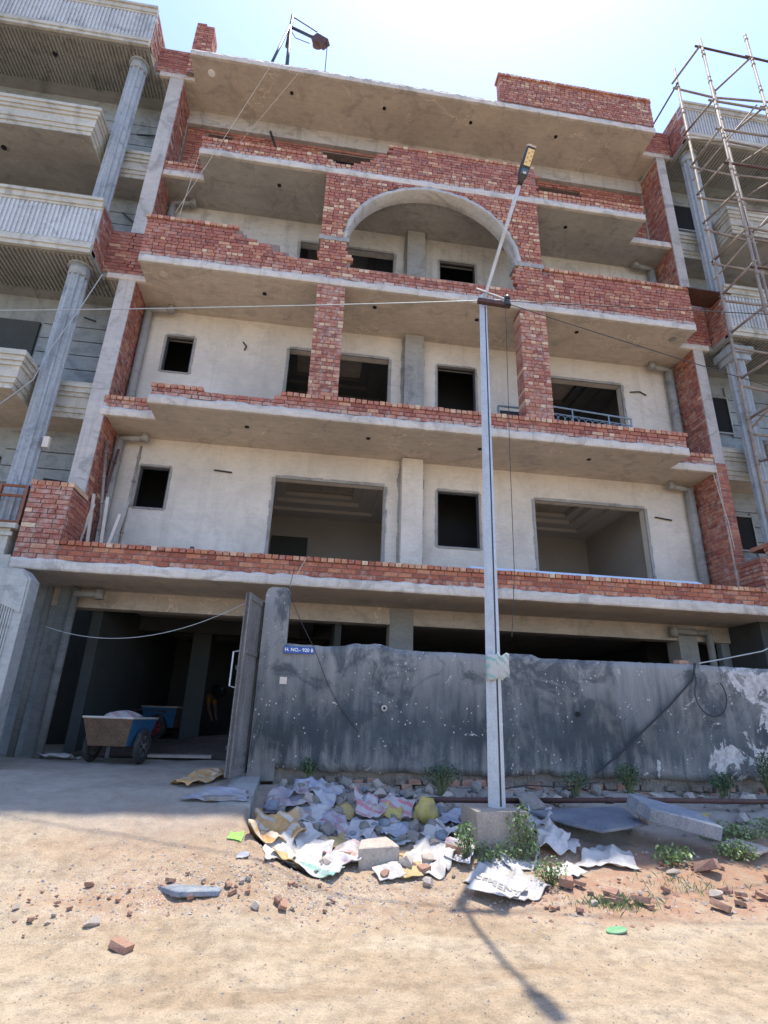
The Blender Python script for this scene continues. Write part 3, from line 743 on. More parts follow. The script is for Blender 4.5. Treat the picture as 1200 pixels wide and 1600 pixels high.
# cement-covered downpipes with stub elbows under each ceiling
for k, zc_ in enumerate((Z[2], Z[3], Z[4])):
    for sx, x0 in ((1, -3.92), (-1, 8.05)):
        q = MB(); pm = 'cement'
        q.tube([(x0, YR-.12, zc_-3.05), (x0, YR-.12, zc_-.14)], .085 if sx > 0 else .1, 10); dp = part(q, 'downpipe', pm)
        q = MB(); zs_ = zc_-.14; l = .46
        q.tube([(x0-sx*.02, YR-.16, zs_), (x0+sx*l, YR-.2, zs_+.03)], .055, 10); q.tube([(x0+sx*(l-.05), YR-.2, zs_+.03), (x0+sx*(l+.08), YR-.2, zs_+.04)], .078, 10)
        q.tube([(x0+sx*l, YR-.2, zs_-.03), (x0+sx*l, YR-.2, zs_+.14)], .07, 10)
        part(q, 'pipe_elbow', pm, dp)
# ceiling outlet boxes and round drain holes
for zc_, ys_ in ((Z[1], 9.5), (Z[2], 9.55), (Z[3], 9.5), (Z[4], 9.5), (Z[5], 9.5)):
    for x in (-1.45, .85, 3.08, 5.36):
        if zc_ == Z[1]: continue
        q = MB(); q.tube([(x, ys_, zc_-.012), (x, ys_, zc_+.01)], .045, 10); part(q, 'ceiling_outlet', 'dark')
for x, y, zc_, mt in ((-3.42, 9.3, Z[3], 'fascia'), (7.55, 9.35, Z[3], 'cement'), (-3.35, 9.35, Z[5], 'white')):  # the white roof disc paints sky showing through its hole
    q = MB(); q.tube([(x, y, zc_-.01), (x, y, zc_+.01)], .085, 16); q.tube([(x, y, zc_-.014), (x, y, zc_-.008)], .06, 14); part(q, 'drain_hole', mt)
for p in (((-2.1, 6.12), (-1.75, 6.1)), ((7.22, 5.9), (7.6, 5.86)), ((7.05, 9.02), (7.3, 9.06), (7.45, 8.98)), ((-1.9, 9.2), (-1.82, 9.1), (-1.85, 9.0))):
    q = MB(); q.tube([(x, YR-.03, z) for x, z in p], .016, 6); part(q, 'conduit_stub', 'conduit')
q = MB(); q.tube([(-1.72, YR-.3, 14.75), (-1.95, YR-.25, 15.45)], .03, 6); part(q, 'conduit_stub', 'conduit')

# ground storey: beam, columns, dark garage
q = MB(); q.box((-4.6, YR, 3.29), (8.7, YR+.3, Z[1])); part(q, 'front_beam', 'soffit')
for a, b, y in ((1.5, 1.95, YR-.02), (7.35, 7.75, YR-.02)):
    q = MB(); q.box((a, y, .7), (b, y+.4, 3.59)); part(q, 'column', 'soffit_dark')
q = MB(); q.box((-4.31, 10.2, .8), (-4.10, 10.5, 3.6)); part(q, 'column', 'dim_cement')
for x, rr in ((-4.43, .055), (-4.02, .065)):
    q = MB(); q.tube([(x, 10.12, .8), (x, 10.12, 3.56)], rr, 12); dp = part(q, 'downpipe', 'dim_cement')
    if x > -4.2:
        q = MB(); q.tube([(x, 10.1, 3.46), (x+.42, 10.05, 3.46)], .055, 10); q.tube([(x+.42, 10.05, 3.38), (x+.42, 10.05, 3.54)], .075, 10); part(q, 'pipe_elbow', 'cement', dp)
q = MB(); q.tube([(7.2, YR-.12, 3.45), (7.95, YR-.12, 3.44)], .055, 10); q.tube([(7.2, YR-.12, 3.34), (7.2, YR-.12, 3.54)], .08, 10); q.tube([(7.95, YR-.12, 2.2), (7.95, YR-.12, 3.5)], .07, 10); part(q, 'downpipe', 'cement')
q = MB()
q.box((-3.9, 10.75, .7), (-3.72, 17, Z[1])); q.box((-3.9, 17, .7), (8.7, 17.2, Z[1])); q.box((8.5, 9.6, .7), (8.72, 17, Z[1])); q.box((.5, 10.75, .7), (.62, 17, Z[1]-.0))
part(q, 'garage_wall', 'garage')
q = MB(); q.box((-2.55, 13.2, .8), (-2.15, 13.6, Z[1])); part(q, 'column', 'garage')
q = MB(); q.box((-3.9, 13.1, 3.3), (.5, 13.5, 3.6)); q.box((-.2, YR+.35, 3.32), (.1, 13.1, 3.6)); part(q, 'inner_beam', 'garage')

# ================================================================== NEIGHBOUR BLOCKS
def neighbour(mir, label, loc):
    root = thing('neighbour_building', label, 'building', loc, None)
    X = (lambda x: x) if not mir else (lambda x: 4.02-x)
    def B(mb, a, b, **k):
        xa, xb = sorted((X(a[0]), X(b[0]))); mb.box((xa, a[1], a[2]), (xb, b[1], b[2]), **k)
    XC = -4.72; XF = -13.5
    for zf in (Z[3], Z[5]):
        f0, f1 = zf, zf+1.36
        q = MB(); B(q, (XF, YB-.0, f0+.05), (XC, YB+.2, f1-.05)); fp = part(q, 'fascia', 'ncem_light', root)
        # vertical ribs
        q = MB(); x = XF
        while x < XC-.06: B(q, (x, YB-.022, f0+.27), (x+.042, YB+.01, f1-.27)); x += .083
        part(q, 'rib', 'ncem_light', fp)['kind'] = 'stuff'
        q = MB()
        for (za, zb, o) in ((f0-.0, f0+.09, .035), (f0+.09, f0+.17, .06), (f0+.17, f0+.25, .03), (f1-.26, f1-.20, .025), (f1-.20, f1-.07, .05), (f1-.07, f1, .085)):
            B(q, (XF, YB-o, za), (XC+.005, YB+.03, zb))
        part(q, 'moulding', 'nmould', fp)
        # soffit with ribs running out and back
        q = MB(); B(q, (XF, YB+.02, f0+.02), (XC, YR+.1, f0+.15)); B(q, (XF, YR-.25, f0+.0), (XC+.6, YR+.1, f0+.14)); B(q, (XC, YS+.02, f0+.03), (XC+.42, YR, f0+.15)); sf = part(q, 'soffit', 'nsoff', root)
        q = MB(); x = XF
        while x < XC-.05:
            B(q, (x, YB+.1, f0-.012), (x+.04, YR-.25, f0+.03)); x += .083
        while x < -4.4:
            B(q, (x, YS+.05, f0-.002), (x+.04, YR-.25, f0+.04)); x += .083
        part(q, 'rib', 'nsoff', sf)['kind'] = 'stuff'
        # raw brick end of the fascia
        xf = X(XC); sx = 1 if not mir else -1
        q = MB(); B(q, (XC-.12, YB+.02, f0+.05), (XC-.014, YS+.2, f1-.02)); ew = part(q, 'end_wall', 'mortar', root)
        wall_side(YB+.03, YS+.05, f0+.12, f1-.02, xf+sx*.006, sx, smear0=.35, out=SingleBricks(ew))
    # bays (balconies with stepped mouldings)
    for zf in (Z[2], Z[4]):
        q = MB(); XE = -5.36
        B(q, (XF, YB, zf), (XE, YR+.1, zf+.6)); B(q, (XE, YR-.55, zf+.0), (-4.4, YR+.1, zf+.55)); by = part(q, 'bay_balcony', 'soffit_dark' if zf > 10 else 'soffit', root)
        q = MB()
        for i, (za, zb, o) in enumerate(((0, .10, .02), (.10, .2, .045), (.2, .42, .07), (.42, .5, .10), (.5, .6, .13), (.6, .66, .16), (.66, .72, .13))):
            B(q, (XF, YB-o, zf+za), (XE+o, YB-.001+.0, zf+zb)); B(q, (XE+.001, YB, zf+za), (XE+o, YR-.55, zf+zb)); B(q, (XE+o, YR-.55-o, zf+za), (-4.4, YR-.551, zf+zb))
            if za >= .6: B(q, (XF, YB, zf+za), (XE, YR, zf+zb))
        part(q, 'moulding', 'nmould', by)
    # rear wall: rendered courses with recessed grooves
    wins = ((-5.72, -5.05, Z[4]+1.68, Z[4]+2.55), (-5.55, -5.13, Z[2]+1.53, Z[2]+2.47), (-5.55, -5.12, Z[1]+1.73, Z[1]+2.5)) if mir else ()
    q = MB(); z = Z[1]+.2
    B(q, (XF, YR+.06, .8), (-4.3, YR+.2, 17.2)); rw = part(q, 'rear_wall', 'nwall', root)
    cl = 0; h = .345
    for zf in (Z[1], Z[2], Z[3], Z[4]):
        z = zf+.2 if zf in (Z[1], Z[3]) else zf+.72
        while z+h < zf+3.09:
            segs = [(-9.2 if mir else -6.0, -4.34)]
            cuts = [w_ for w_ in wins if w_[2] < z+h and w_[3] > z]
            q = MB()
            for a, b in segs:
                pts = [(a, b)]
                for w_ in cuts: pts = [p for (c, d) in pts for p in ((c, w_[0]), (w_[1], d)) if p[1]-p[0] > .03]
                for c, d in pts: B(q, (c, YR+.015, z+.012), (d, YR+.062, z+h-.012))
            part(q, 'cladding_course', 'nwall', rw); z += h
    for w_ in wins:
        q = MB(); B(q, (w_[0], YR+.03, w_[2]), (w_[1], YR+.055, w_[3])); pn = part(q, 'window', 'dark', rw)
        q = MB(); t = .035
        B(q, (w_[0]-t, YR, w_[2]-t), (w_[0], YR+.06, w_[3]+t)); B(q, (w_[1], YR, w_[2]-t), (w_[1]+t, YR+.06, w_[3]+t)); B(q, (w_[0], YR, w_[3]), (w_[1], YR+.06, w_[3]+t)); B(q, (w_[0], YR, w_[2]-t), (w_[1], YR+.06, w_[2]))
        part(q, 'frame', 'ncem', rw)
    for zf in (Z[1], Z[2], Z[3], Z[4]):    # flat dark panels further along, the openings' gloom put into their colour
        if zf in (Z[1], Z[3]) or not mir:
            q = MB(); B(q, (-13, YR-.01, zf+.3), (-6.05 if not mir else -9.3, YR+.058, zf+2.45)); part(q, 'balcony_door', 'garage', rw)
    # fluted columns
    for za, zb in ((Z[3]+1.36, Z[5]+.01), (Z[1]+.6, Z[3]+.02)):
        cx, cy, r0 = X(-5.03), 9.46 if za > 9 else 9.42, .185
        q = MB(); n = 40
        ring = []
        for i in range(n):
            t = 2*math.pi*i/n; k = (i % 4); rr = r0*(1. if k in (0, 1) else .82)
            ring.append((cx+rr*math.cos(t), cy+rr*math.sin(t)))
        q.prism(ring, za, zb-.3, 'z'); cl_ = part(q, 'fluted_column', 'ncol', root, recalc=True)
        q = MB(); q.tube([(cx, cy, zb-.3), (cx, cy, zb-.02)], [r0*1.03, r0*1.03], 24); q.tube([(cx, cy, zb-.06), (cx, cy, zb-.0)], r0*1.25, 24)
        if mir and za < 9: q.box((cx-.28, cy-.28, zb-.3), (cx+.28, cy+.28, zb-.13)); q.box((cx-.22, cy-.22, zb-.45), (cx+.22, cy+.22, zb-.3))
        part(q, 'capital', 'ncol', cl_)
    # first-floor edge
    q = MB(); B(q, (XF, YB-.0, Z[1]-.0), (-4.64, YR+.1, Z[1]+.2)); B(q, (XF, YB-.0, Z[1]+.2), (-4.75, YB+.25, Z[1]+.62)); B(q, (XF, YB-.06, Z[1]+.62), (-4.66, YB+.28, Z[1]+.70)); B(q, (XF, YB-.03, Z[1]+.50), (-4.7, YB+.0, Z[1]+.56)); part(q, 'floor_slab', 'nmould', root)
    # roof deck and ground storey
    q = MB(); B(q, (XF, YB+.1, Z[5]+.15), (-4.74, 15, Z[5]+.4)); B(q, (-4.74, YS+.2, Z[5]+.1), (-4.3, 15, Z[5]+.3)); part(q, 'roof_slab', 'ncem', root)
    q = MB(); B(q, (XF, 12.5, .6), (-3.95, 12.7, Z[1])); B(q, (-9.2, 10.5, .6), (-8.9, 12.5, Z[1])); part(q, 'garage_wall', 'garage', root)
    return root
nL = neighbour(False, 'grey rendered block with ribbed balcony fronts and fluted columns, without scaffolding', (-8, 11, .8))
nR = neighbour(True, 'grey ribbed block standing behind the tube scaffolding', (12, 11, .8))
# brown balcony railing on the first floor of the unscaffolded block
q = MB()
for z in (4.97, 4.80, 4.36): q.tube([(-8, YB+.08, z), (-4.68, YB+.08, z)], .025, 6)
rl = part(q, 'balcony_railing', 'rail_brown', nL); 
for i in range(9):
    q = MB(); x = -4.7-.4*i; q.box((x-.02, YB+.05, 4.3), (x+.02, YB+.11, 4.98)); part(q, 'baluster', 'rail_brown', rl)
q = MB(); q.box((-4.82, YB+.35, 5.83), (-4.72, YB+.42, 6.03)); part(q, 'light_fitting', 'pale_tile', nL)
q = MB(); q.tube([(-5.15, YR-.05, 5.63), (-4.75, YR-.04, 5.6), (-4.45, YR-.04, 5.56)], .022, 6); part(q, 'conduit_stub', 'conduit', nL)
for p in (((-5.2, YR-.05, 9.35), (-4.85, YR-.3, 9.1)), ((-5.0, YR-.05, 12.35), (-4.6, YR-.05, 12.0)), ((-5.15, YR-.05, 14.9), (-4.7, YR-.05, 14.95))):
    q = MB(); q.tube(p, .02, 6); part(q, 'conduit_stub', 'conduit', nL)
q = MB(); q.tube([(-8.6, YB+.6, Z[5]-.03), (-8.6, YB+.6, Z[5]+.05)], .0, 6)
for x, y, zc_ in ((-6.95, 9.5, Z[5]), (-7.3, 9.55, Z[4])):
    q = MB(); q.tube([(x, y, zc_-.03), (x, y, zc_+.01)], .055, 10); part(q, 'ceiling_outlet', 'dark', nL)

# ---- bricks of the main building beyond the first parapet, joined
bo = BR.mb.build('brickwork', 'brick', house); bo['kind'] = 'stuff'

# ================================================================== BOUNDARY WALL, GATE
TOP = [(-.31, 2.59), (.3, 2.58), (.55, 2.60), (.68, 2.64), (.8, 2.63), (1.0, 2.655), (1.15, 2.63), (1.3, 2.59), (1.6, 2.575), (2.3, 2.58), (2.9, 2.57), (3.0, 2.61), (3.4, 2.61), (3.5, 2.56), (4.5, 2.57), (6, 2.58), (7.2, 2.57), (9, 2.6), (13, 2.6)]
tx, tz = zip(*TOP)
def wall_top(x): return float(np.interp(x, tx, tz))+.010*nz(x*6, 3)+.010*nz(x*17, 1)
YW = 8.3
bw = thing('boundary_wall', 'low boundary wall in flaking blue black paint with a taller gate pier', 'wall', (3, YW, .8))
q = MB(); xs = list(np.arange(-.31, 13.01, .05)); rows = 18
def wall_bot(x): return .93+.05*nz(x*1.3, 8)+.035*nz(x*5, 2)+.015*nz(x*17, 3)+(.0)
for j in range(rows+1):
    for x in xs:
        zb_, zt_ = wall_bot(x), wall_top(x); z = zb_+(zt_-zb_)*j/rows
        q.v.append((x, YW-.012*nz(x*.8, z*.8)-.004*nz(x*5, z*5)-(.02 if 0 < j < rows else 0)*.3, z))
n = len(xs)
for j in range(rows):
    for i in range(n-1): a = j*n+i; q.face((a, a+1, a+n+1, a+n), 0, True)
b0 = len(q.v)
for x in xs: q.v.append((x, YW+.23, wall_top(x)-.01*nz(x*9, 9)))
for i in range(n-1): q.face((rows*n+i, rows*n+i+1, b0+i+1, b0+i), 1)
b1 = len(q.v)
for x in xs: q.v.append((x, YW+.08, wall_bot(x)))
for i in range(n-1): q.face((b1+i, b1+i+1, i+1, i), 1)
c0 = len(q.v)
for x in xs: q.v.append((x, YW+.23, .6))
for i in range(n-1): q.face((b0+i, b0+i+1, c0+i+1, c0+i), 1)
part(q, 'painted_face', ['paintwall', 'cement'], bw)
q = MB(); pp = [(-.66, .8), (-.66, 3.30), (-.63, 3.37), (-.57, 3.40), (-.37, 3.40), (-.32, 3.37), (-.30, 3.30), (-.30, .8)]
q.prism(pp, YW-.02, YW+.27); part(q, 'gate_pier', 'paintwall', bw, recalc=True)
# exposed footing under the paint: rough stones and earth
q = MB()
for i in range(len(xs)-1): q.box((xs[i], YW+.045+.03*nz(xs[i]*4, 2), .4), (xs[i+1], YW+.2, .97))
part(q, 'footing', 'footing', bw)
for row in range(2):
    for x in list(np.arange(-.1+.1*row, 8.6, .19)):
        if RND.random() < .85:
            q = MB(); ww = RND.uniform(.12, .19); z = .70+.085*row+RND.uniform(-.01, .01); y_ = YW-.02-.05*(1-row)+RND.uniform(-.03, .02)
            q.box((x, y_, z), (x+ww, YW+.15, z+RND.uniform(.06, .085)), jit=.014); part(q, 'footing_stone', RND.choice(('footing', 'footing', 'brickbat')), bw)
# number plate
sg = thing('house_number_plate', 'small blue enamel plate with white house number fixed high on the painted wall', 'sign', (-.1, YW-.04, 2.5))
q = MB(); q.box((-.325, YW-.045, 2.455), (.105, YW-.03, 2.55)); part(q, 'plate', 'sign_blue', sg)
def text(body, size, loc, rot, mat, name, parent, ext=.002, align='CENTER'):
    cu = bpy.data.curves.new(name, 'FONT'); cu.body = body; cu.size = size; cu.align_x = align; cu.align_y = 'CENTER'; cu.extrude = ext; cu.offset = size*.018
    t = bpy.data.objects.new(name, cu); COL.objects.link(t); dg = bpy.context.evaluated_depsgraph_get()
    me = bpy.data.meshes.new_from_object(t.evaluated_get(dg)); bpy.data.objects.remove(t)
    me.materials.clear(); me.materials.append(M[mat]); o = bpy.data.objects.new(name, me); COL.objects.link(o)
    if parent: o.parent = parent; loc = Vector(loc)-Vector(parent.location)
    o.location = loc; o.rotation_euler = rot; return o
text('H. NO.- 920 B', .068, (-.11, YW-.049, 2.502), (math.pi/2, 0, 0), 'white', 'lettering', sg)
q = MB(); q.box((-.345, YW-.035, 2.03), (-.245, YW-.015, 2.125)); tag(q.build('wall_tile', 'pale_tile'), 'small pale square tile stuck on the dark painted wall under the number plate', 'tile')
q = MB(); q.tube([(1.15, YW-.035, 1.76), (1.15, YW-.0, 1.76)], .043, 16); o = q.build('wall_socket', 'fascia'); tag(o, 'round pale conduit socket with a dark centre on the painted wall', 'socket')
c_ = MB(); c_.tube([(1.15, YW-.039, 1.76), (1.15, YW-.034, 1.76)], .02, 12); c_.build('opening', 'dark', o)
q = MB(); q.tube([(4.05, YW-.03, 1.78), (4.05, YW-.0, 1.78)], .035, 14); tag(q.build('wall_socket', 'dark'), 'dark round conduit hole in the painted wall right of the lamp post', 'socket')
# gate leaf, open outwards
gt = thing('gate_leaf', 'tall weathered grey gate leaf standing open at the driveway', 'gate', (-.70, 8.4, .86))
d = Vector((-.15, -.70, 0)); L = d.length; a = math.atan2(d.y, d.x)
MG = Matrix.Translation((-.70, 8.42, .88)) @ Matrix.Rotation(a, 4, 'Z')
def gbox(mb, x0, x1, y0, y1, z0, z1, skew=0):
    o = len(mb.v)
    for z in (z0, z1):
        for x, y in ((x0, y0), (x1, y0), (x1, y1), (x0, y1)): mb.v.append(tuple(MG @ Vector((x, y, z))))
    for f in ((0, 3, 2, 1), (4, 5, 6, 7), (0, 1, 5, 4), (1, 2, 6, 5), (2, 3, 7, 6), (3, 0, 4, 7)): mb.face(tuple(o+i for i in f))
q = MB(); gbox(q, 0, L, -.02, .02, .0, 2.30); part(q, 'panel', 'wood_old', gt)
for x0, x1, z0, z1 in ((0, .06, .0, 2.3), (L-.07, L, 0, 2.3), (.06, L-.07, 0, .08), (.06, L-.07, 2.22, 2.3), (.06, L-.07, 1.5, 1.56)):
    q = MB(); gbox(q, x0, x1, -.036, .036, z0, z1); part(q, 'rail', 'wood_old', gt)
for z0 in (.12, .26):
    q = MB(); gbox(q, .12, L-.13, -.03, .03, z0, z0+.09); part(q, 'bottom_moulding', 'wood_old', gt)
q = MB(); pts = [MG @ Vector(p) for p in ((L-.02, -.03, 1.05), (L+.03, -.1, 1.07), (L+.03, -.1, 1.5), (L-.02, -.03, 1.52))]; q.tube(pts, .011, 6)
part(q, 'handle', 'galv', gt)
q = MB(); gbox(q, L-.2, L+.01, -.055, -.036, 1.28, 1.33); part(q, 'bolt', 'steel_dark', gt)
q = MB(); q.tube([MG @ Vector((L*.7, -.06, 1.95)), MG @ Vector((L*.7, -.03, 1.95))], .03, 10); part(q, 'knob', 'fascia', gt)

# left gate pier of the neighbour with fluted panel
lp = thing('fluted_gate_pier', 'broad grey gate pier with a plain chamfered head over a fluted panel', 'pier', (-4.6, YW, .85))
q = MB(); pp = [(-6.4, .7), (-6.4, 3.52), (-4.06, 3.44), (-3.93, 3.30), (-3.92, .7)]; q.prism(pp, YW, YW+.28); part(q, 'body', 'ncem', lp, recalc=True)
q = MB(); pp = [(-4.9, 3.19), (-4.9, 3.46), (-4.06, 3.415), (-3.96, 3.29), (-3.96, 2.82), (-4.04, 2.86)]; q.prism(pp, YW-.02, YW-.001); part(q, 'head_band', 'ncem', lp, recalc=True)
q = MB(); x = -6.35
while x < -4.06: q.box((x, YW-.018, .8), (x+.018, YW+.002, 2.90+.34*(-4.0-x))); x += .034
part(q, 'fluting', 'ncem', lp)['kind'] = 'stuff'
# structure seen behind it: low pale slatted shutter and concrete upstand
ls = thing('slatted_shutter', 'pale slatted shutter low behind the fluted gate pier and drainpipes', 'shutter', (-5.3, 10.9, 1.9))
for i in range(4):
    q = MB(); q.box((-6.2, 10.85+.0*i, 2.12+i*.1), (-4.3, 10.9, 2.20+i*.1)); part(q, 'slat', 'pale_tile', ls)
q = MB(); q.box((-6.2, 10.8, .8), (-4.35, 10.95, 2.08)); tag(q.build('low_wall', 'cement'), 'low cement wall under the pale slatted shutter', 'wall')

# concrete kerb of the driveway
q = MB(); ys = [6.95+.06*k for k in range(24)]
q.prism([(6.95, .2)]+[(y, float(np.interp(y, LX, LZ))+.022+.012*nz(y*4, 4)) for y in ys]+[(ys[-1], .2)], -.82, -.48, 'x')
o = q.build('driveway_edge', 'cement', recalc=True); o['kind'] = 'structure'

# ================================================================== LAMP POLE
lm = thing('street_lamp', 'tall slim grey street lamp post on a concrete block with an angled arm', 'street lamp', (2.27, 6.8, .3))
def pole_pts(z): t = (z-.75)/(7.95-.75); return 2.27+.05*t
q = MB(); ang = .62
rings = []
for z, w_ in ((.70, .074), (3.0, .064), (5.5, .052), (7.95, .042)):
    o = len(q.v); rings.append(o)
    for k, (cx, cy) in enumerate(((-1, -1), (.72, -1), (1, -.72), (1, 1), (-1, 1))):
        x = cx*w_; y = cy*w_
        q.v.append((pole_pts(z)+x*math.cos(ang)-y*math.sin(ang)*-1*-1, 6.8+x*math.sin(ang)*-1*-1+y*math.cos(ang), z))
for o, o2 in zip(rings, rings[1:]):
    for k in range(5): j = (k+1) % 5; q.face((o+k, o+j, o2+j, o2+k))
q.face(tuple(rings[-1]+k for k in range(5))); part(q, 'post', 'pole', lm, recalc=True)
q = MB(); q.tube([(pole_pts(z)-.0+.012, 6.8-.092*(1-(z-.7)/14), z) for z in (.74, 2, 3.5, 5, 6.5, 7.7)], .009, 6); part(q, 'cable', 'cable', lm)
AB, AE = Vector((2.36, 6.72, 8.0)), Vector((2.545, 5.62, 9.02))
q = MB(); q.tube([(2.33, 6.8, 7.75), AB, AB.lerp(AE, .5)+Vector((0, 0, .02)), AE], .028, 10); part(q, 'arm', 'pole', lm)
dr = (AE-AB).normalized(); M4 = Matrix.Translation(AE+dr*.2) @ dr.to_track_quat('Y', 'Z').to_matrix().to_4x4() @ Matrix.Scale(.8, 4)
# lamp head: body tapered, visible from below
q = MB(); o = 0
prof = [(-.30, .045, .035), (-.22, .05, .045), (-.16, .085, .05), (.0, .095, .055), (.28, .085, .05), (.33, .06, .035)]
n = 12; rings = []
for yy, hw, hh in prof:
    rings.append(len(q.v))
    for k in range(n):
        t = 2*math.pi*k/n; c, s_ = math.cos(t), math.sin(t)
        sq = lambda v: math.copysign(abs(v)**.55, v)
        q.v.append(tuple(M4 @ Vector((sq(c)*hw, yy, sq(s_)*hh))))
for a_, b_ in zip(rings, rings[1:]):
    for k in range(n): j = (k+1) % n; q.face((a_+k, a_+j, b_+j, b_+k), 0, True)
q.face(tuple(rings[0]+k for k in range(n))); q.face(tuple(rings[-1]+k for k in range(n)))
hd = part(q, 'lamp_head', 'steel_dark', lm, recalc=True)
# mirror both faces so it reads from underneath
down = Vector((0, 0, -1)); lz = (M4.to_3x3() @ Vector((0, 0, 1))); sgn = -1 if lz.z > 0 else 1
M['led'] = simple('led_lens', (.75, .60, .30), .05, 8, .3, bump=0)
q = MB(); q.obox(M4 @ Matrix.Translation((0, .14, sgn*.052)), (.125, .26, .012)); ln = part(q, 'lens', 'led', hd)
for i in range(6):
    q = MB(); q.obox(M4 @ Matrix.Translation(((-.03 if i % 2 else .03), .06+.035*i+.0, sgn*.06)), (.03, .022, .006)); part(q, 'diode', 'brick_o', hd)
q = MB(); q.obox(M4 @ Matrix.Translation((0, -.08, sgn*.054)), (.13, .09, .01)); part(q, 'blue_label', 'cart_blue', hd)
q = MB(); q.obox(M4 @ Matrix.Translation((0, -.10, sgn*.062)), (.06, .035, .006)); part(q, 'white_label', 'pale_tile', hd)
q = MB(); q.obox(M4 @ Matrix.Translation((0, .32, 0)), (.15, .03, .09)); part(q, 'end_cap', 'fascia', hd)
# cross arm, insulator, clamp
q = MB(); q.obox(Matrix.Translation((2.45, 6.68, 7.72)) @ Matrix.Rotation(R(2), 4, 'Y'), (.52, .07, .07)); cr = part(q, 'cross_arm', 'steel_rust', lm)
q = MB(); q.tube([(2.18, 6.7, 7.98), (2.65, 6.66, 7.80)], .014, 6); part(q, 'stay', 'galv', lm)
q = MB(); q.tube([(2.66, 6.66, 7.68), (2.66, 6.66, 7.73)], .055, 10); q.tube([(2.66, 6.66, 7.74), (2.66, 6.66, 7.79)], .045, 10); q.tube([(2.66, 6.66, 7.8), (2.66, 6.66, 7.86)], .05, 10); part(q, 'insulator', 'steel_dark', cr)
q = MB(); q.box((1.93, 6.48, .1), (2.50, 7.08, .72), jit=.012); bl = q.build('pole_base_block', 'block'); tag(bl, 'rough cast concrete block holding the foot of the street lamp', 'concrete block')
# torn poster tied round the post
def crumple(name, quad, mat, label, cat, nseg=26, amp=.05, lift=.01, freq=5, seed=0, group=None, lay=True, puff=.0, thick=.006, tex=None):
    """a sheet between four corners, folded by ridged noise, lying on the ground"""
    P = [Vector(p) for p in quad]; q = MB(); c = sum(P, Vector())/4
    for j in range(nseg+1):
        for i in range(nseg+1):
            u, v = i/nseg, j/nseg
            wu = u+.06*nz(u*3+seed, v*3)*math.sin(math.pi*u)**0; wv_ = v+.07*nz(u*3, v*3+seed+9)
            p = (P[0]*(1-wu)+P[1]*wu)*(1-wv_)+(P[3]*(1-wu)+P[2]*wu)*wv_
            rd = 1-abs(nz(p.x*freq+seed, p.y*freq, seed*.7))*2.6
            r2 = 1-abs(nz(p.x*freq*2.3, p.y*freq*2.3+seed, seed))*2.4
            hgt = amp*max(0, .75*rd)+amp*.3*max(0, r2)+puff*(math.sin(math.pi*min(1, max(0, u)))*math.sin(math.pi*min(1, max(0, v))))**.6
            p.x += .03*nz(p.y*9+seed, 3); p.y += .03*nz(p.x*9+seed, 5)
            if lay: p.z = ground_z(p.x, p.y)+lift+max(-.01, hgt)
            else: p.z += hgt
            q.v.append(tuple(p))
    for j in range(nseg):
        for i in range(nseg): a = j*(nseg+1)+i; q.face((a, a+1, a+nseg+2, a+nseg+1), 0, True)
    o = q.build(name, mat, loc=c); tag(o, label, cat, group)
    sd = o.modifiers.new('thickness', 'SOLIDIFY'); sd.thickness = thick; sd.offset = 1
    return o
M['poster'] = sack_mat('torn_poster_print', (.62, .64, .62), (.12, .42, .40), 6)
q = MB(); n = 14
for j in range(n+1):
    for i in range(n+1):
        t = -1.9+2.1*i/n; rr = .115+.02*abs(nz(i*.6, j*.5))
        if i > 10: rr += .02*(i-10)
        q.v.append((pole_pts(2.3)+rr*math.sin(t+.7), 6.8-rr*math.cos(t+.7), 2.10+.30*j/n+.05*nz(i*.5, 7)+(.05*(i-6)/n if j == 0 else 0)))
for j in range(n):
    for i in range(n): a = j*(n+1)+i; q.face((a, a+1, a+n+2, a+n+1), 0, True)
o = q.build('torn_poster', 'poster'); tag(o, 'torn white and teal poster wrapped round the lamp post', 'poster'); o.modifiers.new('t', 'SOLIDIFY').thickness = .003

# ================================================================== WIRES
def wire(name, pts, r, mat, label, sag=0, n=20, group=None, cat='cable'):
    P = [Vector(p) for p in pts]
    if len(P) == 2 and sag:
        P = [P[0].lerp(P[1], i/n)-Vector((0, 0, sag*4*(i/n)*(1-i/n))) for i in range(n+1)]
    q = MB(); q.tube(P, r*.75, 6); return tag(q.build(name, mat, loc=P[0]), label, cat, group)
wire('overhead_cable', [(2.66, 6.66, 7.80), (-7.6, 8.93, 7.95)], .012, 'cable_grey', 'overhead cable running from the lamp post cross arm towards the ribbed block without scaffolding', .05)
wire('overhead_cable', [(2.66, 6.66, 7.78), (40, 2.5, 8.6)], .010, 'cable', 'upper overhead cable running from the lamp post past the scaffolding', .3, 40)
wire('overhead_cable', [(2.68, 6.66, 7.72), (17, 8.9, 7.1)], .010, 'cable', 'lower overhead cable sloping down from the lamp post past the scaffolding', .15, 30)
wire('hanging_wire', [(2.62, 6.64, 7.7), (2.60, 6.65, 6.5), (2.56, 6.62, 5.2), (2.53, 6.6, 3.4), (2.45, 6.58, 2.6)], .006, 'cable', 'thin loose wire hanging straight down beside the lamp post')
wire('thin_wire', [(-3.9, 9.0, 2.75), (-.82, 7.85, 3.1)], .006, 'cable_grey', 'thin pale wire sagging across the dark driveway opening to the gate leaf', .33)
wire('thin_wire', [(-.28, 8.2, 3.7), (-.33, 8.15, 3.3), (-.12, 8.16, 2.9), (.12, 8.22, 2.5), (.33, 8.25, 2.05), (.52, 8.26, 1.75), (.78, 8.27, 1.45)], .007, 'cable', 'thin wire trailing diagonally over the painted wall by the number plate')
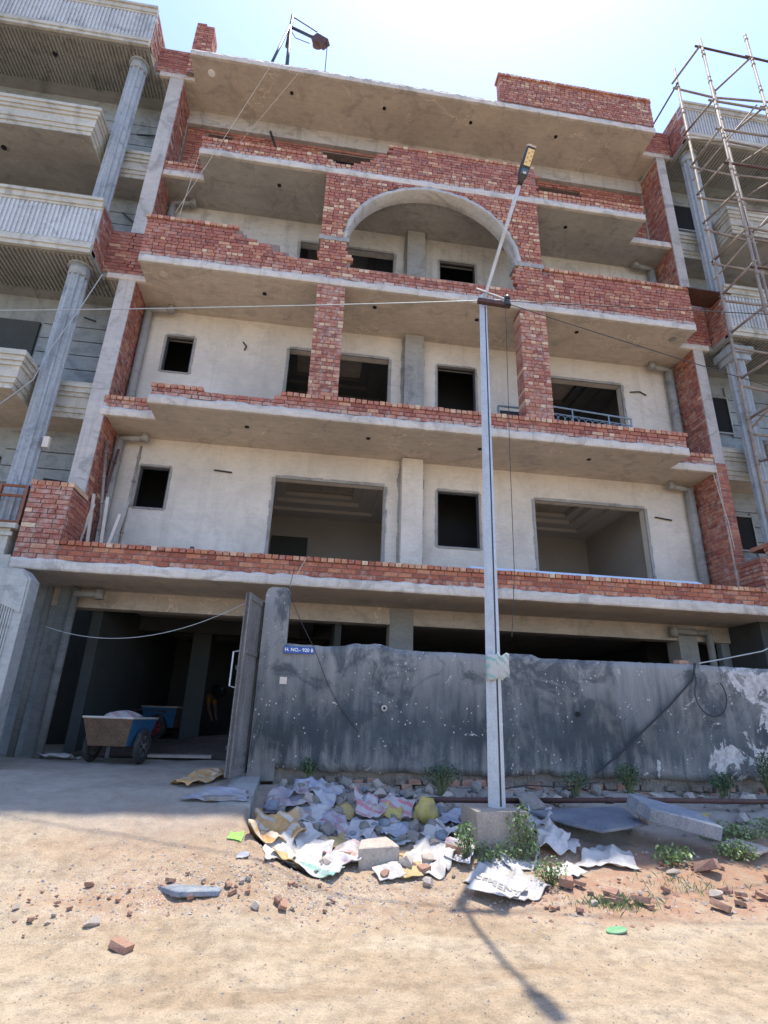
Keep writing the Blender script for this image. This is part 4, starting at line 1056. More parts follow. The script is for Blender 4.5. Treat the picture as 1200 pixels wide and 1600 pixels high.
wire('wall_cable', [(8.9, 8.9, 3.75), (8.2, 8.5, 3.2), (7.3, 8.3, 2.85), (6.5, 8.24, 2.68), (6.1, 8.24, 2.6)], .013, 'cable_grey', 'pale cable running down to the top of the painted wall')
wire('wall_cable', [(6.05, 8.25, 2.6), (5.95, 8.24, 2.35), (5.5, 8.24, 1.95), (5.05, 8.24, 1.6), (4.6, 8.23, 1.25), (4.2, 8.2, 1.0)], .02, 'cable', 'black cable slanting down the painted wall to the weeds')
lp_pts = [(6.0, 8.23, 2.6)]+[(6.2+.26*math.sin(t), 8.22, 2.12-.30*math.cos(t)) for t in np.linspace(-2.2, 2.3, 16)]
wire('cable_loop', lp_pts, .012, 'cable', 'black cable loop dangling on the face of the painted wall')
for i, (a, b, l) in enumerate((((-1.9, 8.92, 16.0), (-3.35, 9.0, 11.1), 'pale cord hanging from the roof edge down to the stepped parapet'), ((-1.2, 8.92, 16.0), (-3.0, 9.9, 13.5), 'pale cord slanting from the roof edge behind the fourth floor parapet'), ((-3.1, 8.95, 12.8), (-3.25, 8.98, 11.05), 'short pale cord hanging below the fourth floor ledge corner'))):
    wire('pale_string', [a, b], .006, 'rope', l, .02, 10)
wire('pale_string', [(8.05, 9.5, 6.6), (8.1, 9.5, 6.1), (8.22, 9.55, 5.6), (8.2, 9.5, 5.0)], .008, 'rope', 'pale cord dangling down the exposed brick pier')
wire('pale_string', [(8.15, 8.93, 4.1), (8.3, 8.9, 3.7), (8.45, 8.88, 3.2), (8.5, 8.88, 3.0)], .008, 'rope', 'pale cord hanging off the first floor slab end')
wire('thin_wire', [(-4.55, 9.3, 9.6), (-4.75, 9.2, 8.6), (-5.0, 9.15, 7.7), (-5.15, 9.15, 7.0), (-5.6, 9.0, 6.2), (-6.2, 8.9, 5.7)], .012, 'cable_grey', 'pale wire slung across the lower fluted column')
wire('thin_wire', [(-.35, 8.92, 3.55), (-.2, 8.93, 3.9), (-.12, 8.9, 4.05)], .006, 'rope', 'short white string hanging over the first floor parapet edge')

# ================================================================== SCAFFOLD
sf = thing('tube_scaffold', 'tall weathered steel tube scaffold in front of the grey ribbed block', 'scaffold', (9.2, 8.2, .8))
stds = {'a': (8.27, 8.58, 17.95), 'b': (9.42, 8.58, 17.5), 'c': (8.42, 7.80, 17.85), 'd': (9.78, 7.80, 18.4), 'e': (11.3, 7.8, 18), 'f': (11.2, 8.58, 17.5)}
for k, (x, y, zt) in stds.items():
    q = MB(); dx = .14*RND.uniform(-.3, 1) if k != 'a' else .12
    q.tube([(x-dx*.8, y, .82), (x, y, 9.0), (x+dx, y, zt)], .031, 8)
    z = 1.5
    while z < zt-.2:
        t = (z-.82)/(zt-.82); xx = x-dx*.8+dx*1.8*t
        q.tube([(xx, y, z), (xx, y, z+.05)], .044, 8); q.tube([(xx, y, z+.16), (xx, y, z+.19)], .038, 8); z += .98
    part(q, 'standard', 'scaf' if k in 'abcde' else 'steel_rust', sf)
def led(p, q_, r=.027, m_='scaf', nm='ledger'):
    q = MB(); d_ = (Vector(q_)-Vector(p)).normalized()*.07; q.tube([Vector(p)-d_, Vector(q_)+d_], r, 8); part(q, nm, m_, sf)
for i, z in enumerate((17.4, 15.6, 14.5, 13.5, 12.5, 11.5, 10.5, 9.4, 8.4, 7.4, 6.4, 5.4, 4.4, 3.4)):
    jz = lambda: RND.uniform(-.12, .12)
    mm = 'steel_rust' if i % 3 == 0 else 'scaf'
    led((8.42, 7.8, z+jz()), (9.78, 7.8, z+jz()), m_=mm); led((9.78, 7.8, z+jz()), (11.3, 7.8, z+jz()), m_=mm)
    led((8.3, 8.58, z-.25+jz()), (9.42, 8.58, z-.25+jz())); led((9.42, 8.58, z-.25+jz()), (11.2, 8.58, z-.2+jz()))
    led((8.42, 7.8, z+jz()), (8.3, 8.58, z+jz()), nm='transom'); led((9.78, 7.8, z+jz()), (9.42, 8.58, z+jz()), nm='transom')
for z in (14.0, 11.0, 7.2, 4.6): led((8.3, 8.62, z), (9.5, 7.76, z+1.5), .02, nm='brace')
led((8.35, 8.6, 17.3), (8.3, 10.2, 17.2), .022, 'steel_rust', 'tie_tube')

# ================================================================== ROOF HOIST
hs = thing('roof_hoist', 'small steel tripod hoist with a slanting jib on the roof edge', 'hoist', (-1.8, 9.9, 16.15))
TP = Vector((-1.78, 9.9, 19.35))
for p in ((-2.25, 9.6, 16.15), (-1.62, 9.5, 16.15), (-1.8, 10.5, 16.15)):
    q = MB(); q.tube([p, TP], .035, 8); part(q, 'leg', 'steel_dark', hs)
q = MB(); q.tube([(-2.18, 9.65, 16.9), (-1.6, 9.55, 16.9)], .035, 6); part(q, 'cross_bar', 'steel_dark', hs)
q = MB(); q.tube([TP-Vector((.02, 0, 1.0)), TP+Vector((.02, 0, .35))], .05, 8); part(q, 'mast', 'steel_dark', hs)
JE = Vector((-.72, 9.5, 18.05))
q = MB(); q.tube([TP-Vector((0, 0, .15)), JE], .04, 8); part(q, 'jib', 'steel_dark', hs)
q = MB(); q.tube([TP+Vector((.02, 0, .3)), TP.lerp(JE, .7)+Vector((0, 0, .25))], .018, 6); part(q, 'stay', 'steel_dark', hs)
q = MB(); q.obox(Matrix.Translation(TP.lerp(JE, .82)-Vector((0, 0, .05))) @ (JE-TP).to_track_quat('X', 'Z').to_matrix().to_4x4(), (.5, .16, .22)); q.tube([TP.lerp(JE, .75)-Vector((0, .1, .15)), TP.lerp(JE, .75)+Vector((0, .1, -.15))], .13, 12); part(q, 'winch', 'steel_rust', hs)
q = MB(); q.tube([JE, JE-Vector((-.02, 0, 1.6))], .012, 6); part(q, 'hoist_rope', 'cable', hs)
q = MB(); q.tube([TP-Vector((-.02, 0, .3)), (-1.6, 9.8, 18.6), (-1.2, 9.7, 18.3)], .01, 6); part(q, 'loose_cable', 'cable', hs)
def blob_mesh(seed, flat=.7, sub=2):
    bm = bmesh.new(); bmesh.ops.create_icosphere(bm, subdivisions=sub, radius=.5)
    for v in bm.verts:
        d_ = v.co.normalized(); k = 1+.38*nz(d_.x*1.6+seed, d_.y*1.6, d_.z*1.6)+.18*nz(d_.x*4+seed, d_.y*4, d_.z*4+3)
        c = Vector((d_.x*k, d_.y*k*.82, d_.z*k*flat))*.5
        # facet by quantising a little
        v.co = c
    me = bpy.data.meshes.new('rubble'); bm.to_mesh(me); bm.free(); return me
q_ = blob_mesh(3, .6); q_.materials.append(M['fascia']); o = bpy.data.objects.new('sandbag', q_); COL.objects.link(o); o.location = (-1.85, 9.55, 16.5); o.scale = (.8, .5, .75); tag(o, 'pale ballast sack at the foot of the roof hoist', 'sack')

# ================================================================== THINGS ON THE BALCONIES
def pole_obj(a, b, r, lab, mat='scaf'):
    q = MB(); a, b = Vector(a), Vector(b); q.tube([a, b], r, 8); d_ = (b-a); n = int(d_.length/.5)
    for i in range(1, n+1): p = a+d_*(i-.5)/n; q.tube([p, p+d_.normalized()*.03], r*1.5, 8)
    return tag(q.build('scaffold_tube', mat, loc=a), lab, 'scaffold tube', 'tubes leaning on the first floor balcony')
zb = Z[1]+.16
pole_obj((-3.62, 9.75, zb), (-4.0, 9.9, 6.3), .027, 'long pale scaffold tube leaning in the corner beside the brick pier')
pole_obj((-3.85, 9.7, zb), (-3.8, 10.0, 6.2), .025, 'rusty long scaffold tube leaning behind the pale one by the brick pier', 'steel_rust')
pole_obj((-3.38, 9.8, zb), (-3.44, 10.1, 6.35), .025, 'long upright scaffold tube nearest the small window')
for i, (x, l, t) in enumerate(((-3.98, 1.25, 'shortest'), (-3.9, 1.45, 'pale flat'), (-3.76, 1.35, 'grey'), (-3.68, 1.4, 'thin brown'), (-3.56, 1.1, 'tilted'), (-3.48, 1.35, 'last'))):
    q = MB(); q.obox(Matrix.Translation((x+.01*i, 9.72+.03*(i % 3), zb+l/2)) @ Matrix.Rotation(RND.uniform(-.12, .12), 4, 'Y') @ Matrix.Rotation(-.1, 4, 'X'), (.05, .03, l))
    tag(q.build('wooden_batten', ('fascia', 'pale_tile', 'cement')[i % 3]), f'{t} wooden batten among those stacked upright in the balcony corner', 'batten', 'battens stacked in the first floor corner')
q = MB(); q.box((2.72, 9.26, Z[1]+.52), (7.12, 9.34, Z[1]+.53+.0)); q.box((2.72, 9.26, Z[1]+.53), (7.12, 9.27, Z[1]+.60)); q.box((2.72, 9.33, Z[1]+.53), (7.12, 9.34, Z[1]+.60)); q.box((2.72, 9.16, Z[1]+.515), (7.1, 9.23, Z[1]+.56))
me_ = q.build('metal_channel', 'bluebeam'); tag(me_, 'long pale blue metal channel lying along the first floor parapet', 'metal channel')
# blue-grey grille lying on second floor
gr = thing('metal_grille', 'blue grey metal railing section leaning behind the second floor parapet', 'railing', (5.6, 9.6, 7.2))
for z, r in ((7.86, .02), (7.70, .013), (7.32, .016)):
    q = MB(); q.tube([(4.45, 9.55, z), (6.42, 9.55, z-.12)], r, 6); part(q, 'rail', 'bluegrill', gr)
for i in range(13):
    cx = 4.55+i*.15; q = MB(); q.tube([(cx+.07*math.cos(t), 9.55, 7.60-.009*i+.07*math.sin(t)) for t in np.linspace(0, 2*math.pi, 13)], .008, 5, cap=False); part(q, 'ring', 'bluegrill', gr)
for x in (4.5, 5.1, 5.9, 6.4):
    q = MB(); q.tube([(x, 9.55, 6.95), (x, 9.55, 7.85-.06*(x-4.45))], .016, 6); part(q, 'post', 'bluegrill', gr)
g2 = thing('metal_box_frame', 'blue grey metal box frame standing beside the right brick pillar', 'frame', (3.9, 9.8, 6.9))
for a, b in (((3.45, 9.45, 7.55), (3.62, 9.9, 7.95)), ((3.62, 9.9, 7.95), (4.3, 9.9, 7.95)), ((3.45, 9.45, 7.4), (3.62, 9.9, 7.75)), ((3.62, 9.9, 6.9), (3.62, 9.9, 7.95)), ((3.45, 9.45, 7.2), (4.2, 9.45, 7.2))):
    q = MB(); q.tube([a, b], .022, 6); part(q, 'bar', 'bluegrill', g2)
q = MB(); q.box((3.66, 9.9, 7.3), (4.25, 9.92, 7.85)); part(q, 'sheet', 'steel_dark', g2)
# loose bricks and scraps on top of the boundary wall
for x, m_, l in ((5.92, 'brickbat', 'orange brick lying on top of the painted wall above the black cable'), (7.75, 'stone_light', 'pale brick at the far end of the painted wall top')):
    q = MB(); z = wall_top(x)+.035; q.obox(Matrix.Translation((x, YW+.1, z)) @ Matrix.Rotation(.3, 4, 'Z'), (.23, .11, .07)); tag(q.build('loose_brick', m_), l, 'brick')
q = MB(); q.box((.42, YB-.01, Z[1]+.50), (.47, YB+.04, Z[1]+.53))
q = MB(); q.obox(Matrix.Translation((-1.98, YB+.05, Z[1]+SL+3*PITCH+.10)), (.06, .05, .05)); tag(q.build('small_block', 'steel_dark'), 'tiny dark block resting on the first floor brick coping', 'block')

# ================================================================== CARTS
def cart(label, loc, rot, s=1, rimmat='rim'):
    root = thing('handcart', label, 'handcart', loc)
    T = Matrix.Translation((0, 0, 0))
    def P(mb, name, mats, par=None, **k):
        o = mb.build(name, mats, None, **k); o.parent = par or root; return o
    # tub: open tapered box
    q = MB(); x1, x0 = .41*s, .31*s; y1, y0 = .50*s, .38*s; z0, z1 = .27*s, .70*s; t = .012
    lo = [(-x0, -y0), (x0, -y0), (x0, y0), (-x0, y0)]; hi = [(-x1, -y1), (x1, -y1), (x1, y1), (-x1, y1)]
    for i in range(4):
        j = (i+1) % 4; o = len(q.v)
        for (a, b, z) in ((*lo[i], z0), (*lo[j], z0), (*hi[j], z1), (*hi[i], z1)): q.v.append((a, b, z))
        for (a, b, z) in ((*lo[i], z0), (*lo[j], z0), (*hi[j], z1), (*hi[i], z1)): q.v.append((a*.965, b*.965, z+.001))
        mi = 0 if i in (0, 2) else 1
        q.face((o, o+1, o+2, o+3), mi); q.face((o+7, o+6, o+5, o+4), mi); q.face((o+3, o+2, o+6, o+7), 1)
    o = len(q.v); q.v += [(a, b, z0) for a, b in lo]; q.face((o+3, o+2, o+1, o), 0)
    P(q, 'tub', ['cart_rust', 'cart_blue'])
    q = MB(); rim_ = [(*h, z1) for h in hi]; 
    for i in range(4): q.tube([rim_[i], rim_[(i+1) % 4]], .018*s, 6)
    P(q, 'rim_rail', 'fascia')
    q = MB(); q.tube([(-.5*s, 0, .26*s), (.5*s, 0, .26*s)], .018, 8); P(q, 'axle', 'steel_rust')
    q = MB(); q.box((-.03, -.3*s, .08), (.03, -.26*s, .28*s)); P(q, 'stand_leg', 'steel_dark')
    for sx in (-1, 1):
        q = MB(); pr = []
        n, mm_ = 28, 10; rw, rt = .215*s, .062*s; cx = sx*.415*s
        for i in range(n):
            a = 2*math.pi*i/n
            for k in range(mm_):
                b = 2*math.pi*k/mm_; r_ = rw+rt*math.cos(b)*(1.04 if i % 2 else 1.)
                q.v.append((cx+rt*.8*math.sin(b), r_*math.cos(a), .27*s+r_*math.sin(a)))
        for i in range(n):
            for k in range(mm_): q.face((i*mm_+k, ((i+1) % n)*mm_+k, ((i+1) % n)*mm_+(k+1) % mm_, i*mm_+(k+1) % mm_), 0, True)
        ty = P(q, 'wheel', 'rubber')
        q = MB(); q.tube([(cx-.03*s, 0, .27*s), (cx+.03*s, 0, .27*s)], .17*s, 20); q.tube([(cx-.06*s, 0, .27*s), (cx+.06*s, 0, .27*s)], .045*s, 12); P(q, 'rim', rimmat, ty)
        q = MB()
        for k in range(6):
            a = math.pi*k/3; q.obox(Matrix.Translation((cx+sx*.035*s, .09*s*math.cos(a), .27*s+.09*s*math.sin(a))) @ Matrix.Rotation(a, 4, 'X'), (.012, .11*s, .03*s))
        P(q, 'spoke', 'steel_dark', ty)
    q = MB(); q.tube([(-.3*s, y1, z1-.1), (-.3*s, y1+.6*s, z1+.12), (.3*s, y1+.6*s, z1+.12), (.3*s, y1, z1-.1)], .016, 8); P(q, 'handle', 'steel_rust')
    root.rotation_euler = (0, 0, rot); return root
cart('small two wheeled handcart with rusty front and blue sides in the driveway', (-2.77, 9.75, .86), R(-9), .92)
cart('dusky handcart with a red wheel hub deep inside the garage', (-3.0, 14.2, 1.02), R(62), 1, 'red_rim')
crumple('cement_bag', [(-3.0, 9.5, 1.47), (-2.52, 9.45, 1.47), (-2.48, 9.9, 1.48), (-2.98, 9.95, 1.48)], 's_pink', 'white bag draped over the load of the small handcart', 'bag', 14, .05, lay=False, puff=.1)
q = MB(); q.obox(Matrix.Translation((-1.95, 10.5, .93)) @ Matrix.Rotation(.1, 4, 'Z'), (1.0, .3, .04)); tag(q.build('plank', 'stone_light'), 'pale plank lying on the ground behind the small handcart', 'plank')
crumple('plastic_bag', [(-4.0, 10.0, .9), (-3.5, 9.95, .9), (-3.4, 10.15, .9), (-3.9, 10.2, .9)], 's_grey', 'grey plastic scrap by the foot of the garage drainpipe', 'plastic scrap', 12, .08)

# dark dirt floor inside the garage, with a low heap
q = MB(); xs_ = np.arange(-3.72, 8.5, .15); ys_ = np.arange(10.45, 17.0, .15)
for y in ys_:
    for x in xs_: q.v.append((x, y, ground_z(x, y, False) if x < -.6 else .9))
for k_, (x, y, z) in enumerate(q.v):
    q.v[k_] = (x, y, float(np.interp(y, LX, LZ))+.012+sstep(10.45, 10.9, y)*(.05+.05*fbm(x*1.4, y*1.4, 6))+.22*math.exp(-((x+1.5)/.9)**2-((y-12.4)/.8)**2))
nx_ = len(xs_)
for j in range(len(ys_)-1):
    for i_ in range(nx_-1): a = j*nx_+i_; q.face((a, a+1, a+nx_+1, a+nx_), 0, True)
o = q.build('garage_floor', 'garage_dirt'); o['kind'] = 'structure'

# ================================================================== PERSON in the garage
pr_ = thing('person', 'person bending down in an orange shirt deep in the dark garage', 'person', (-2.3, 14.3, 1.05))
def skin(name, verts, edges, radii, mat, parent, root=0):
    me = bpy.data.meshes.new(name); me.from_pydata(verts, edges, []); o = bpy.data.objects.new(name, me); COL.objects.link(o); o.parent = parent
    o.modifiers.new('skin', 'SKIN'); me.skin_vertices[0].data[root].use_root = True
    for i, r in enumerate(radii): me.skin_vertices[0].data[i].radius = (r, r)
    o.modifiers.new('sub', 'SUBSURF').levels = 1; me.materials.append(M[mat]); return o
V = [(0, 0, .78), (.0, -.12, .98), (.02, -.34, 1.12), (.02, -.44, 1.16), (.02, -.56, 1.2),  # pelvis..head
     (.09, 0, .74), (.11, -.08, .44), (.11, .0, .07), (.11, -.14, .03), (-.09, 0, .74), (-.13, -.12, .42), (-.13, .04, .07), (-.13, -.1, .03),
     (.18, -.34, 1.1), (.22, -.40, .82), (.18, -.48, .58), (.17, -.52, .48), (-.15, -.34, 1.1), (-.2, -.42, .82), (-.14, -.5, .58), (-.13, -.54, .48)]
E_ = [(0, 1), (1, 2), (2, 3), (3, 4), (0, 5), (5, 6), (6, 7), (7, 8), (0, 9), (9, 10), (10, 11), (11, 12), (2, 13), (13, 14), (14, 15), (15, 16), (2, 17), (17, 18), (18, 19), (19, 20)]
skin('body', V, E_, [.13, .13, .13, .05, .1, .095, .065, .045, .04, .095, .065, .045, .04, .06, .045, .035, .03, .06, .045, .035, .03], 'skin', pr_)
skin('shirt', V[:3]+[V[13], (.215, -.385, .88), V[17], (-.19, -.40, .88)], [(0, 1), (1, 2), (2, 3), (3, 4), (2, 5), (5, 6)], [.15, .15, .15, .08, .065, .08, .065], 'orange_vest', pr_)
skin('trousers', [V[0], V[5], V[6], V[7], V[9], V[10], V[11]], [(0, 1), (1, 2), (2, 3), (0, 4), (4, 5), (5, 6)], [.15, .115, .085, .07, .115, .085, .07], 'trousers', pr_)
hm = blob_mesh(5, .9); hm.materials.append(M['hair']); o = bpy.data.objects.new('hair', hm); COL.objects.link(o); o.parent = pr_; o.location = (.02, -.55, 1.25); o.scale = (.42, .5, .42)
pr_.rotation_euler = (0, 0, R(70)); pr_.scale = (.85, .85, .85); pr_.location.x = -2.42

# ================================================================== RUBBISH, RUBBLE, PLANTS
#GEN
# name, quad on the ground (x, y), material, label, fold height, seed
SACKS = [
    ('plastic_sheet', [(-1.54, 7.84), (-1.1, 8.98), (-0.92, 8.23), (-1.27, 7.54)], 's_orange', 'crumpled orange and yellow plastic bag lying on the driveway', 0.06, 1),
    ('printed_sack', [(-1.26, 7.04), (-0.99, 7.53), (-0.55, 7.4), (-0.53, 7.01)], 's_blue', 'flat bluish printed sack lying on the driveway at the shadow edge', 0.035, 2),
    ('striped_sack', [(-0.44, 6.32), (-0.42, 7.27), (0.07, 7.18), (0.15, 6.75)], 's_orange', 'orange striped sack crumpled at the corner of the driveway edge', 0.13, 3),
    ('woven_sack', [(-0.24, 5.99), (-0.27, 6.75), (0.01, 6.85), (0.06, 6.38)], 's_white', 'small cream sack right below the orange striped sack', 0.09, 4),
    ('woven_sack', [(0.29, 6.23), (0.35, 6.51), (0.77, 6.83), (0.68, 6.24)], 's_pink', 'white sack with purple stripes beside the square stone', 0.1, 5),
    ('woven_sack', [(0.01, 6.35), (0.17, 6.71), (0.43, 6.62), (0.39, 6.24)], 's_white', 'crumpled clear white sack between cream sack and purple striped sack', 0.08, 6),
    ('teal_sack', [(-0.1, 6.22), (-0.03, 6.58), (0.54, 6.24), (0.41, 5.98)], 's_teal', 'teal edged white sack stretched along the street side of the pile', 0.06, 7),
    ('brown_paper', [(0.27, 6.67), (0.62, 6.97), (0.65, 6.78), (0.38, 6.56)], 's_brown', 'folded yellow brown paper behind the purple striped sack', 0.05, 8),
    ('purple_sack', [(-0.36, 7.38), (-0.29, 7.78), (0.13, 7.85), (0.19, 7.34)], 's_purple', 'purplish sack heaped at the wall foot nearest the driveway edge', 0.12, 9),
    ('woven_sack', [(-0.08, 7.61), (-0.01, 8.11), (0.63, 7.87), (0.46, 7.48)], 's_blue', 'bluish white sack peaked against the painted wall foot', 0.13, 10),
    ('woven_sack', [(0.03, 7.07), (0.08, 7.47), (0.46, 7.57), (0.52, 7.11)], 's_grey', 'grey dusty sack spread on the grey rubble', 0.06, 11),
    ('red_print_sack', [(0.72, 7.32), (0.73, 7.82), (1.02, 7.67), (1.08, 7.29)], 's_red', 'white sack with red edge standing up in the grey rubble', 0.14, 12),
    ('red_print_sack', [(0.97, 7.56), (1.24, 7.83), (1.52, 7.66), (1.35, 7.27)], 's_red', 'white and red sack next to the yellow cloth', 0.09, 13),
    ('yellow_cloth', [(1.04, 7.36), (1.1, 7.59), (1.31, 7.6), (1.27, 7.34)], 's_yellow', 'crumpled yellow cloth on top of the red printed sack', 0.08, 14),
    ('woven_sack', [(1.07, 6.24), (1.38, 6.85), (1.87, 6.78), (1.48, 6.09)], 's_white', 'large plain white sack folded over, lying left of the concrete block', 0.08, 15),
    ('pink_print_sack', [(1.52, 6.37), (1.71, 6.78), (2.04, 6.7), (1.78, 6.24)], 's_pink', 'white sack with faded pink print touching the concrete block', 0.1, 16),
    ('woven_sack', [(1.38, 6.81), (1.58, 7.21), (1.95, 7.15), (1.8, 6.78)], 's_white', 'small white sack behind the large folded sack', 0.1, 17),
    ('woven_sack', [(1.65, 6.06), (2.05, 6.46), (2.47, 5.9), (2.08, 5.61)], 's_grey', 'wide greyish sack spread flat under the printed cement sack', 0.05, 18),
    ('woven_sack', [(2.65, 6.96), (2.92, 7.5), (3.19, 7.45), (3.03, 6.95)], 's_grey', 'grey sack draped beside the dark stone sheet', 0.12, 20),
    ('woven_sack', [(2.58, 6.51), (2.82, 7.0), (3.19, 6.96), (2.95, 6.53)], 's_white', 'crumpled pale sack right of the climbing plant', 0.13, 21),
    ('blue_print_sack', [(2.91, 6.38), (3.4, 6.78), (3.73, 6.66), (3.61, 6.28)], 's_white', 'white sack with blue printed letters in front of the dark stone sheet', 0.07, 23),
    ('plastic_scrap', [(-0.61, 6.27), (-0.61, 6.38), (-0.48, 6.39), (-0.47, 6.29)], 's_green', 'flat lime green plastic scrap beside the driveway corner', 0.01, 24),
    ('green_plastic', [(0.84, 6.24), (0.89, 6.41), (1.05, 6.4), (1.02, 6.23)], 's_green', 'bright green crumpled plastic next to the square stone', 0.05, 25),
    ('plastic_scrap', [(-0.49, 6.01), (-0.47, 6.1), (-0.37, 6.11), (-0.37, 6.03)], 's_blue', 'small bluish plastic scrap under the orange striped sack', 0.02, 26),
    ('yellow_scrap', [(5.04, 7.33), (5.2, 7.48), (5.35, 7.47), (5.21, 7.32)], 's_yellow', 'small yellow scrap behind the grey stone block', 0.04, 27),
    ('blue_scrap', [(0.88, 7.12), (1.05, 7.32), (1.23, 7.4), (1.08, 7.19)], 's_blue', 'thin bluish plastic strip between the rubble stones', 0.04, 28),
    ('woven_sack', [(1.65, 7.21), (1.79, 7.48), (2.17, 7.54), (2.08, 7.26)], 's_blue', 'bluish rag behind the pale sack near the concrete block', 0.06, 29),
]
for nm, quad, mt, lab, am, sd in SACKS:
    crumple(nm, [(x, y, 0) for x, y in quad], mt, lab, 'plastic scrap' if 'scrap' in nm or nm == 'green_plastic' else 'cloth' if 'cloth' in nm else 'paper' if 'paper' in nm else 'sack', 34, am*1.1, .012, 2.9, sd)
for k, (x, y, w_, d_, a, mt, lab) in enumerate((
    (.35, 7.2, .5, .35, .4, 's_purple', 'mauve sack crumpled between the purple sack and the grey spread sack'),
    (.75, 7.0, .4, .3, 1.2, 's_grey', 'dull grey sack half buried behind the striped purple sack'),
    (.15, 6.8, .35, .3, 2.1, 's_white', 'small off white sack tucked behind the orange striped sack'),
    (1.15, 6.95, .35, .28, .2, 's_blue', 'pale blue rag under the yellow cloth'),
    (.02, 6.3, .35, .25, .9, 's_brown', 'tan paper sack scrap below the cream sack'),
    (.95, 6.15, .28, .2, .3, 's_grey', 'small grey scrap at the foot of the square stone'),
    (1.55, 6.55, .4, .3, .7, 's_grey', 'greyish sack flopped over behind the folded white sack'),
    (2.95, 6.75, .4, .3, 2.6, 's_grey', 'grey sack end sticking out from beneath the dark stone sheet'),
    (2.75, 6.2, .4, .25, .5, 's_white', 'trampled off white sack before the crumpled pale sack'))):
    c, s_ = math.cos(a), math.sin(a)
    crumple('woven_sack' if w_ > .3 else 'sack_scrap', [(x+u*w_/2*c-v*d_/2*s_, y+u*w_/2*s_+v*d_/2*c, 0) for u, v in ((-1, -1), (1, -1), (1, 1), (-1, 1))], mt, lab, 'sack', 24, .06, .02, 2.8, 40+k)
o = crumple('printed_cement_sack', [(1.60, 5.78, 0), (1.95, 6.06, 0), (2.22, 5.86, 0), (1.90, 5.50, 0)], 's_white', 'white cement sack with grey printed letters and orange edge at the front of the pile', 'sack', 30, .05, .07, 2.4, 19)
from mathutils.bvhtree import BVHTree
def drape_text(body, size, centre, ang, mat, onto):
    tx = text(body, size, (0, 0, 0), (0, 0, 0), mat, 'lettering', None, ext=0)
    bm = bmesh.new(); bm.from_mesh(tx.data); bmesh.ops.triangulate(bm, faces=bm.faces); bmesh.ops.subdivide_edges(bm, edges=[e for e in bm.edges if e.calc_length() > size*.3], cuts=2)
    dg = bpy.context.evaluated_depsgraph_get(); dg.update(); ev = onto.evaluated_get(dg); tree = BVHTree.FromObject(onto, dg)
    mi = onto.matrix_world.copy(); mi = Matrix.Translation(onto.location).inverted(); rot = Matrix.Rotation(ang, 4, 'Z')
    for v in bm.verts:
        p = rot @ Vector((v.co.x, v.co.y*1.1, 0)); p = mi @ Vector((centre[0]+p.x, centre[1]+p.y, 5))
        h = tree.ray_cast(p, Vector((0, 0, -1)))
        v.co = (h[0]+Vector((0, 0, .006))) if h[0] else Vector((p.x, p.y, 0))
    bm.to_mesh(tx.data); bm.free(); tx.parent = onto; tx.location = (0, 0, 0)
drape_text('CEMENT', .11, (1.90, 5.80), R(-28), 'cement', o)
drape_text('CEMENT', .07, (3.25, 6.08), R(-35), 'sign_blue', [x for x in bpy.data.objects if x.name.startswith('blue_print_sack')][0])

for k in range(16):
    x, y, a = random.Random(k+60).uniform(-.2, 2.6), random.Random(k+90).uniform(6.2, 7.5), k*1.3
    w_, d_ = .12+.09*(k % 3), .1+.04*(k % 4); c, s_ = math.cos(a), math.sin(a)
    crumple('litter_scrap', [(x+u*w_*c-v*d_*s_, y+u*w_*s_+v*d_*c, 0) for u, v in ((-1, -1), (1, -.7), (.8, 1), (-1, .8))], ('s_grey', 's_brown', 's_white', 's_pink')[k % 4], 'small '+('grey', 'tan', 'off white', 'pinkish')[k % 4]+' plastic scrap trodden into the heap '+('near the driveway corner', 'near the square stone', 'in front of the lamp block', 'among the rubble stones')[(0 if x < .5 else 1 if x < 1.2 else 2 if y < 6.6 else 3)], 'plastic scrap', 12, .035, .008, 4, 70+k, group='small scraps in the rubbish heap')
def gz3(x, y, dz=0): return (x, y, ground_z(x, y)+dz)
# yellow blown-up bag
bmm = blob_mesh(12, .9, 3); bmm.materials.append(M['s_yellow']); o = bpy.data.objects.new('yellow_bag', bmm); COL.objects.link(o); o.location = gz3(1.56, 7.3, .10); o.scale = (.30, .26, .34); tag(o, 'round puffed yellow plastic bag on the grey rubble behind the lamp block', 'bag')
for p in bmm.polygons: p.use_smooth = True
# stone pieces with their own look
def slabpiece(name, poly, z0, th, mat, lab, tilt=(0, 0), cat='stone slab'):
    c = Vector((sum(p[0] for p in poly)/len(poly), sum(p[1] for p in poly)/len(poly))); q = MB()
    n = len(poly)
    pts = []
    for i in range(n):
        a, b = poly[i], poly[(i+1) % n]
        for k in range(4): t = k/4; pts.append((a[0]+(b[0]-a[0])*t-c.x+RND.uniform(-.008, .008), a[1]+(b[1]-a[1])*t-c.y+RND.uniform(-.008, .008)))
    q.prism(pts, 0, th, 'z'); o = q.build(name, mat, recalc=True); o.location = (c.x, c.y, z0); o.rotation_euler = (tilt[0], tilt[1], 0)
    bv = o.modifiers.new('edge', 'BEVEL'); bv.width = min(.008, th*.2); bv.segments = 1; bv.limit_method = 'ANGLE'
    return tag(o, lab, cat)
slabpiece('stone_slab', [(-1.08, 5.62), (-.90, 5.80), (-.55, 5.74), (-.55, 5.52), (-.88, 5.42)], ground_z(-.8, 5.6)-.02, .045, 'stone_blue', 'broken polygonal bluish stone slab lying at the foot of the driveway', (R(-3), R(2)))
slabpiece('stone_sheet', [(2.86, 7.35), (4.10, 7.45), (4.02, 6.78), (3.40, 6.60), (3.1, 6.9)], .57, .03, 'slate', 'large dark thin stone sheet lying over the rubble', (R(8), R(-2)))
